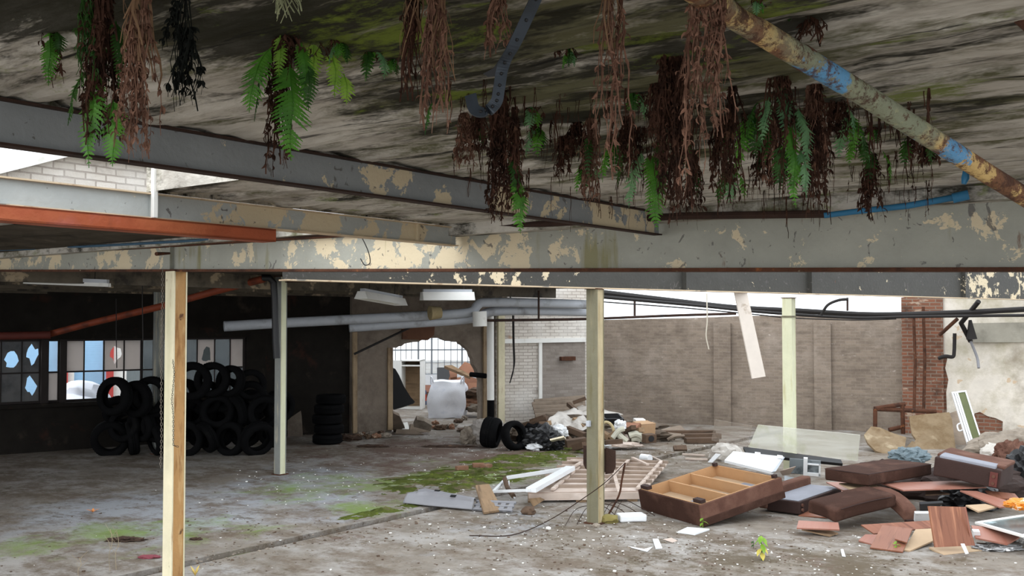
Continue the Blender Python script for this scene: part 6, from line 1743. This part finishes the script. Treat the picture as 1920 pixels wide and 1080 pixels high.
o = b.build('weed_tuft', mat('yellow_leaf', (200, 176, 104)), recalc=False)
o.location = Z(366, 1080, 0)
tag(o, 'yellowing tuft at the foot of the cream post', 'weed')
o = MB().lump((0, 0, .01), (.12, .06, .02), .4, 3, 3, 2, flat=True).build('cloth_scrap', mat('maroon_cloth', (122, 62, 70), vary=.15))
o.location = Z(280, 1046, 0)
tag(o, 'flat maroon rag left of the cream post', 'cloth')
for i, (px, py, r, lab) in enumerate(((236, 1013, (.2, .1, .03), 'dark pile of leaf litter left of the cream post'), (367, 1012, (.07, .04, .02), 'small dark clod right of the cream post'), (650, 825, (.3, .2, .1), 'dark rag heap on the floor before the black bay'), (700, 838, (.3, .12, .04), 'flat dark scrap heap before the jamb'), (840, 838, (.5, .12, .03), 'flat dark board scraps before the opening'))):
    o = MB().lump((0, 0, .005), r, .5, i + 70, 4, 3, flat=True).build('litter_heap', mat('leaf_litter', (64, 48, 38), vary=.4, bump=.6, layers=[dict(c=(120, 96, 76), s=14, a=.6, b=.68, amt=.8)]))
    o.location = Z(px, py, 0)
    tag(o, lab, 'litter heap')
# moss cushions
def patch(name, label, cx, cy, rx, ry, h, m, seed, cat='moss'):
    c_ = Z(cx, cy, 0)
    b = MB()

    def f(s_, q):
        a, r = 2 * PI * s_, q
        k = 1 + .45 * noise.noise(V((math.cos(a) * 1.6, math.sin(a) * 1.6, seed))) + .2 * noise.noise(V((math.cos(a) * 5, math.sin(a) * 5, seed)))
        x, y = math.cos(a) * r * rx * k, math.sin(a) * r * ry * k
        z = h * max(0, (1 - r ** 3)) * max(.0, .35 + .9 * noise.noise(V((x * 3, y * 3, seed))) + .6 * noise.noise(V((x * 9, y * 9, seed))) + .4 * noise.noise(V((x * 27, y * 27, seed)))) - .006
        return (x, y, z)
    b.grid(f, 150, 50)
    o = b.build(name, m, smooth=False)
    o.matrix_world = T(c_) @ Matrix.Rotation(A2, 4, 'Z')
    return tag(o, label, cat, kind='stuff')


m_moss = mat('bright_moss', (82, 90, 42), rough=1, spec=.05, vary=.25, bump=.8, bs=40, layers=[dict(c=(58, 64, 32), s=4, a=.46, b=.62, amt=.85), dict(c=(124, 140, 54), s=6, a=.57, b=.7, amt=.7), dict(c=(104, 94, 76), s=2.5, a=.52, b=.6, amt=.85, off=(3, 3, 9))])
patch('moss_patch', 'bright moss carpet between the grey panel and the bricks', 880, 895, 2.0, .95, .05, m_moss, 2)
patch('moss_patch', 'mossy strip before the tyres', 985, 862, 2.4, .8, .04, m_moss, 5)
patch('moss_patch', 'thin moss along the floor channel', 735, 955, 1.0, .22, .05, m_moss, 7)
m_dirt = mat('crumbly_dirt', (112, 99, 80), rough=1, spec=.05, vary=.3, bump=.9, bs=25, layers=[dict(c=(70, 62, 46), s=3, a=.5, b=.65, amt=.8), dict(c=(92, 96, 52), s=2, a=.58, b=.68, amt=.6, off=(3, 3, 9))])
# flakes and crumbs: uncountable
def crumbs(name, label, m, spots__, seed, smin, smax, flat=.4):
    rg = random.Random(seed)
    b = MB()
    for (cx, cy, sx, sy, n) in spots__:
        for i in range(n):
            x, y = rg.gauss(cx, sx), rg.gauss(cy, sy)
            if y < 800 or y > 1110: continue
            p = Z(x, y, 0)
            s_ = rg.uniform(smin, smax) * (1.6 if rg.random() < .12 else 1)
            bm = bmesh.new()
            bmesh.ops.create_cube(bm, size=1)
            a = rg.uniform(0, PI)
            for v in bm.verts:
                v.co = V((v.co.x * s_ * rg.uniform(.5, 1.3), v.co.y * s_ * rg.uniform(.5, 1.3), (v.co.z + .5) * s_ * flat * rg.uniform(.4, 1.2)))
            b.bm(bm, T(p) @ Matrix.Rotation(a, 4, 'Z'))
    o = b.build(name, m)
    return tag(o, label, 'litter', kind='stuff')


crumbs('paint_flakes', 'white paint flakes and foam crumbs scattered over floor and moss', m_white, [(890, 885, 70, 22, 150), (1050, 845, 90, 12, 130), (1020, 900, 110, 30, 70), (590, 905, 90, 18, 90), (1060, 990, 160, 25, 150), (1430, 1040, 220, 30, 160), (1330, 850, 60, 15, 50), (700, 1000, 260, 50, 40), (820, 800, 60, 8, 40)], 3, .006, .02)
crumbs('grit', 'brown grit and crumbs scattered over the floor', m_woodd, [(1300, 1040, 300, 30, 330), (1050, 1000, 150, 30, 170), (760, 840, 140, 14, 160), (450, 1000, 260, 50, 140), (1180, 840, 120, 16, 120), (620, 990, 150, 12, 90)], 4, .006, .022)
crumbs('stone_crumbs', 'grey concrete crumbs scattered over the floor', m_stone, [(1300, 1030, 320, 40, 260), (1000, 990, 200, 40, 160), (820, 835, 120, 14, 120), (1250, 850, 120, 18, 120), (560, 1010, 160, 14, 100), (420, 1045, 60, 10, 60)], 6, .008, .03)

o = MB().rbox((-.2, -.06, 0), (.2, .06, .1), .01, 2).build('brick', m_rust)
p = P(1064, 676, 24.9)
o.matrix_world = T(p + V((0, -.05, 0))) @ Matrix.Rotation(.47, 4, 'Z')
tag(o, 'dark red brick sticking out of the bricked-up grey opening', 'brick')
# ------------------------------------------------------------------ daylight
w = bpy.data.worlds.new('overcast_sky')
S.world = w
w.use_nodes = True
bg = w.node_tree.nodes['Background']
bg.inputs[0].default_value = (.90, .95, 1.0, 1)
bg.inputs[1].default_value = 1.35
sn = bpy.data.lights.new('sun', 'SUN')
sn.energy = 1.1
sn.angle = math.radians(70)
sn.color = (1, .985, .96)
so = bpy.data.objects.new('sun', sn)
C.objects.link(so)
so.rotation_euler = V((.75, .65, -.16)).to_track_quat('-Z', 'Y').to_euler()
S.view_settings.exposure = 0.9
S.cycles.use_denoising = True
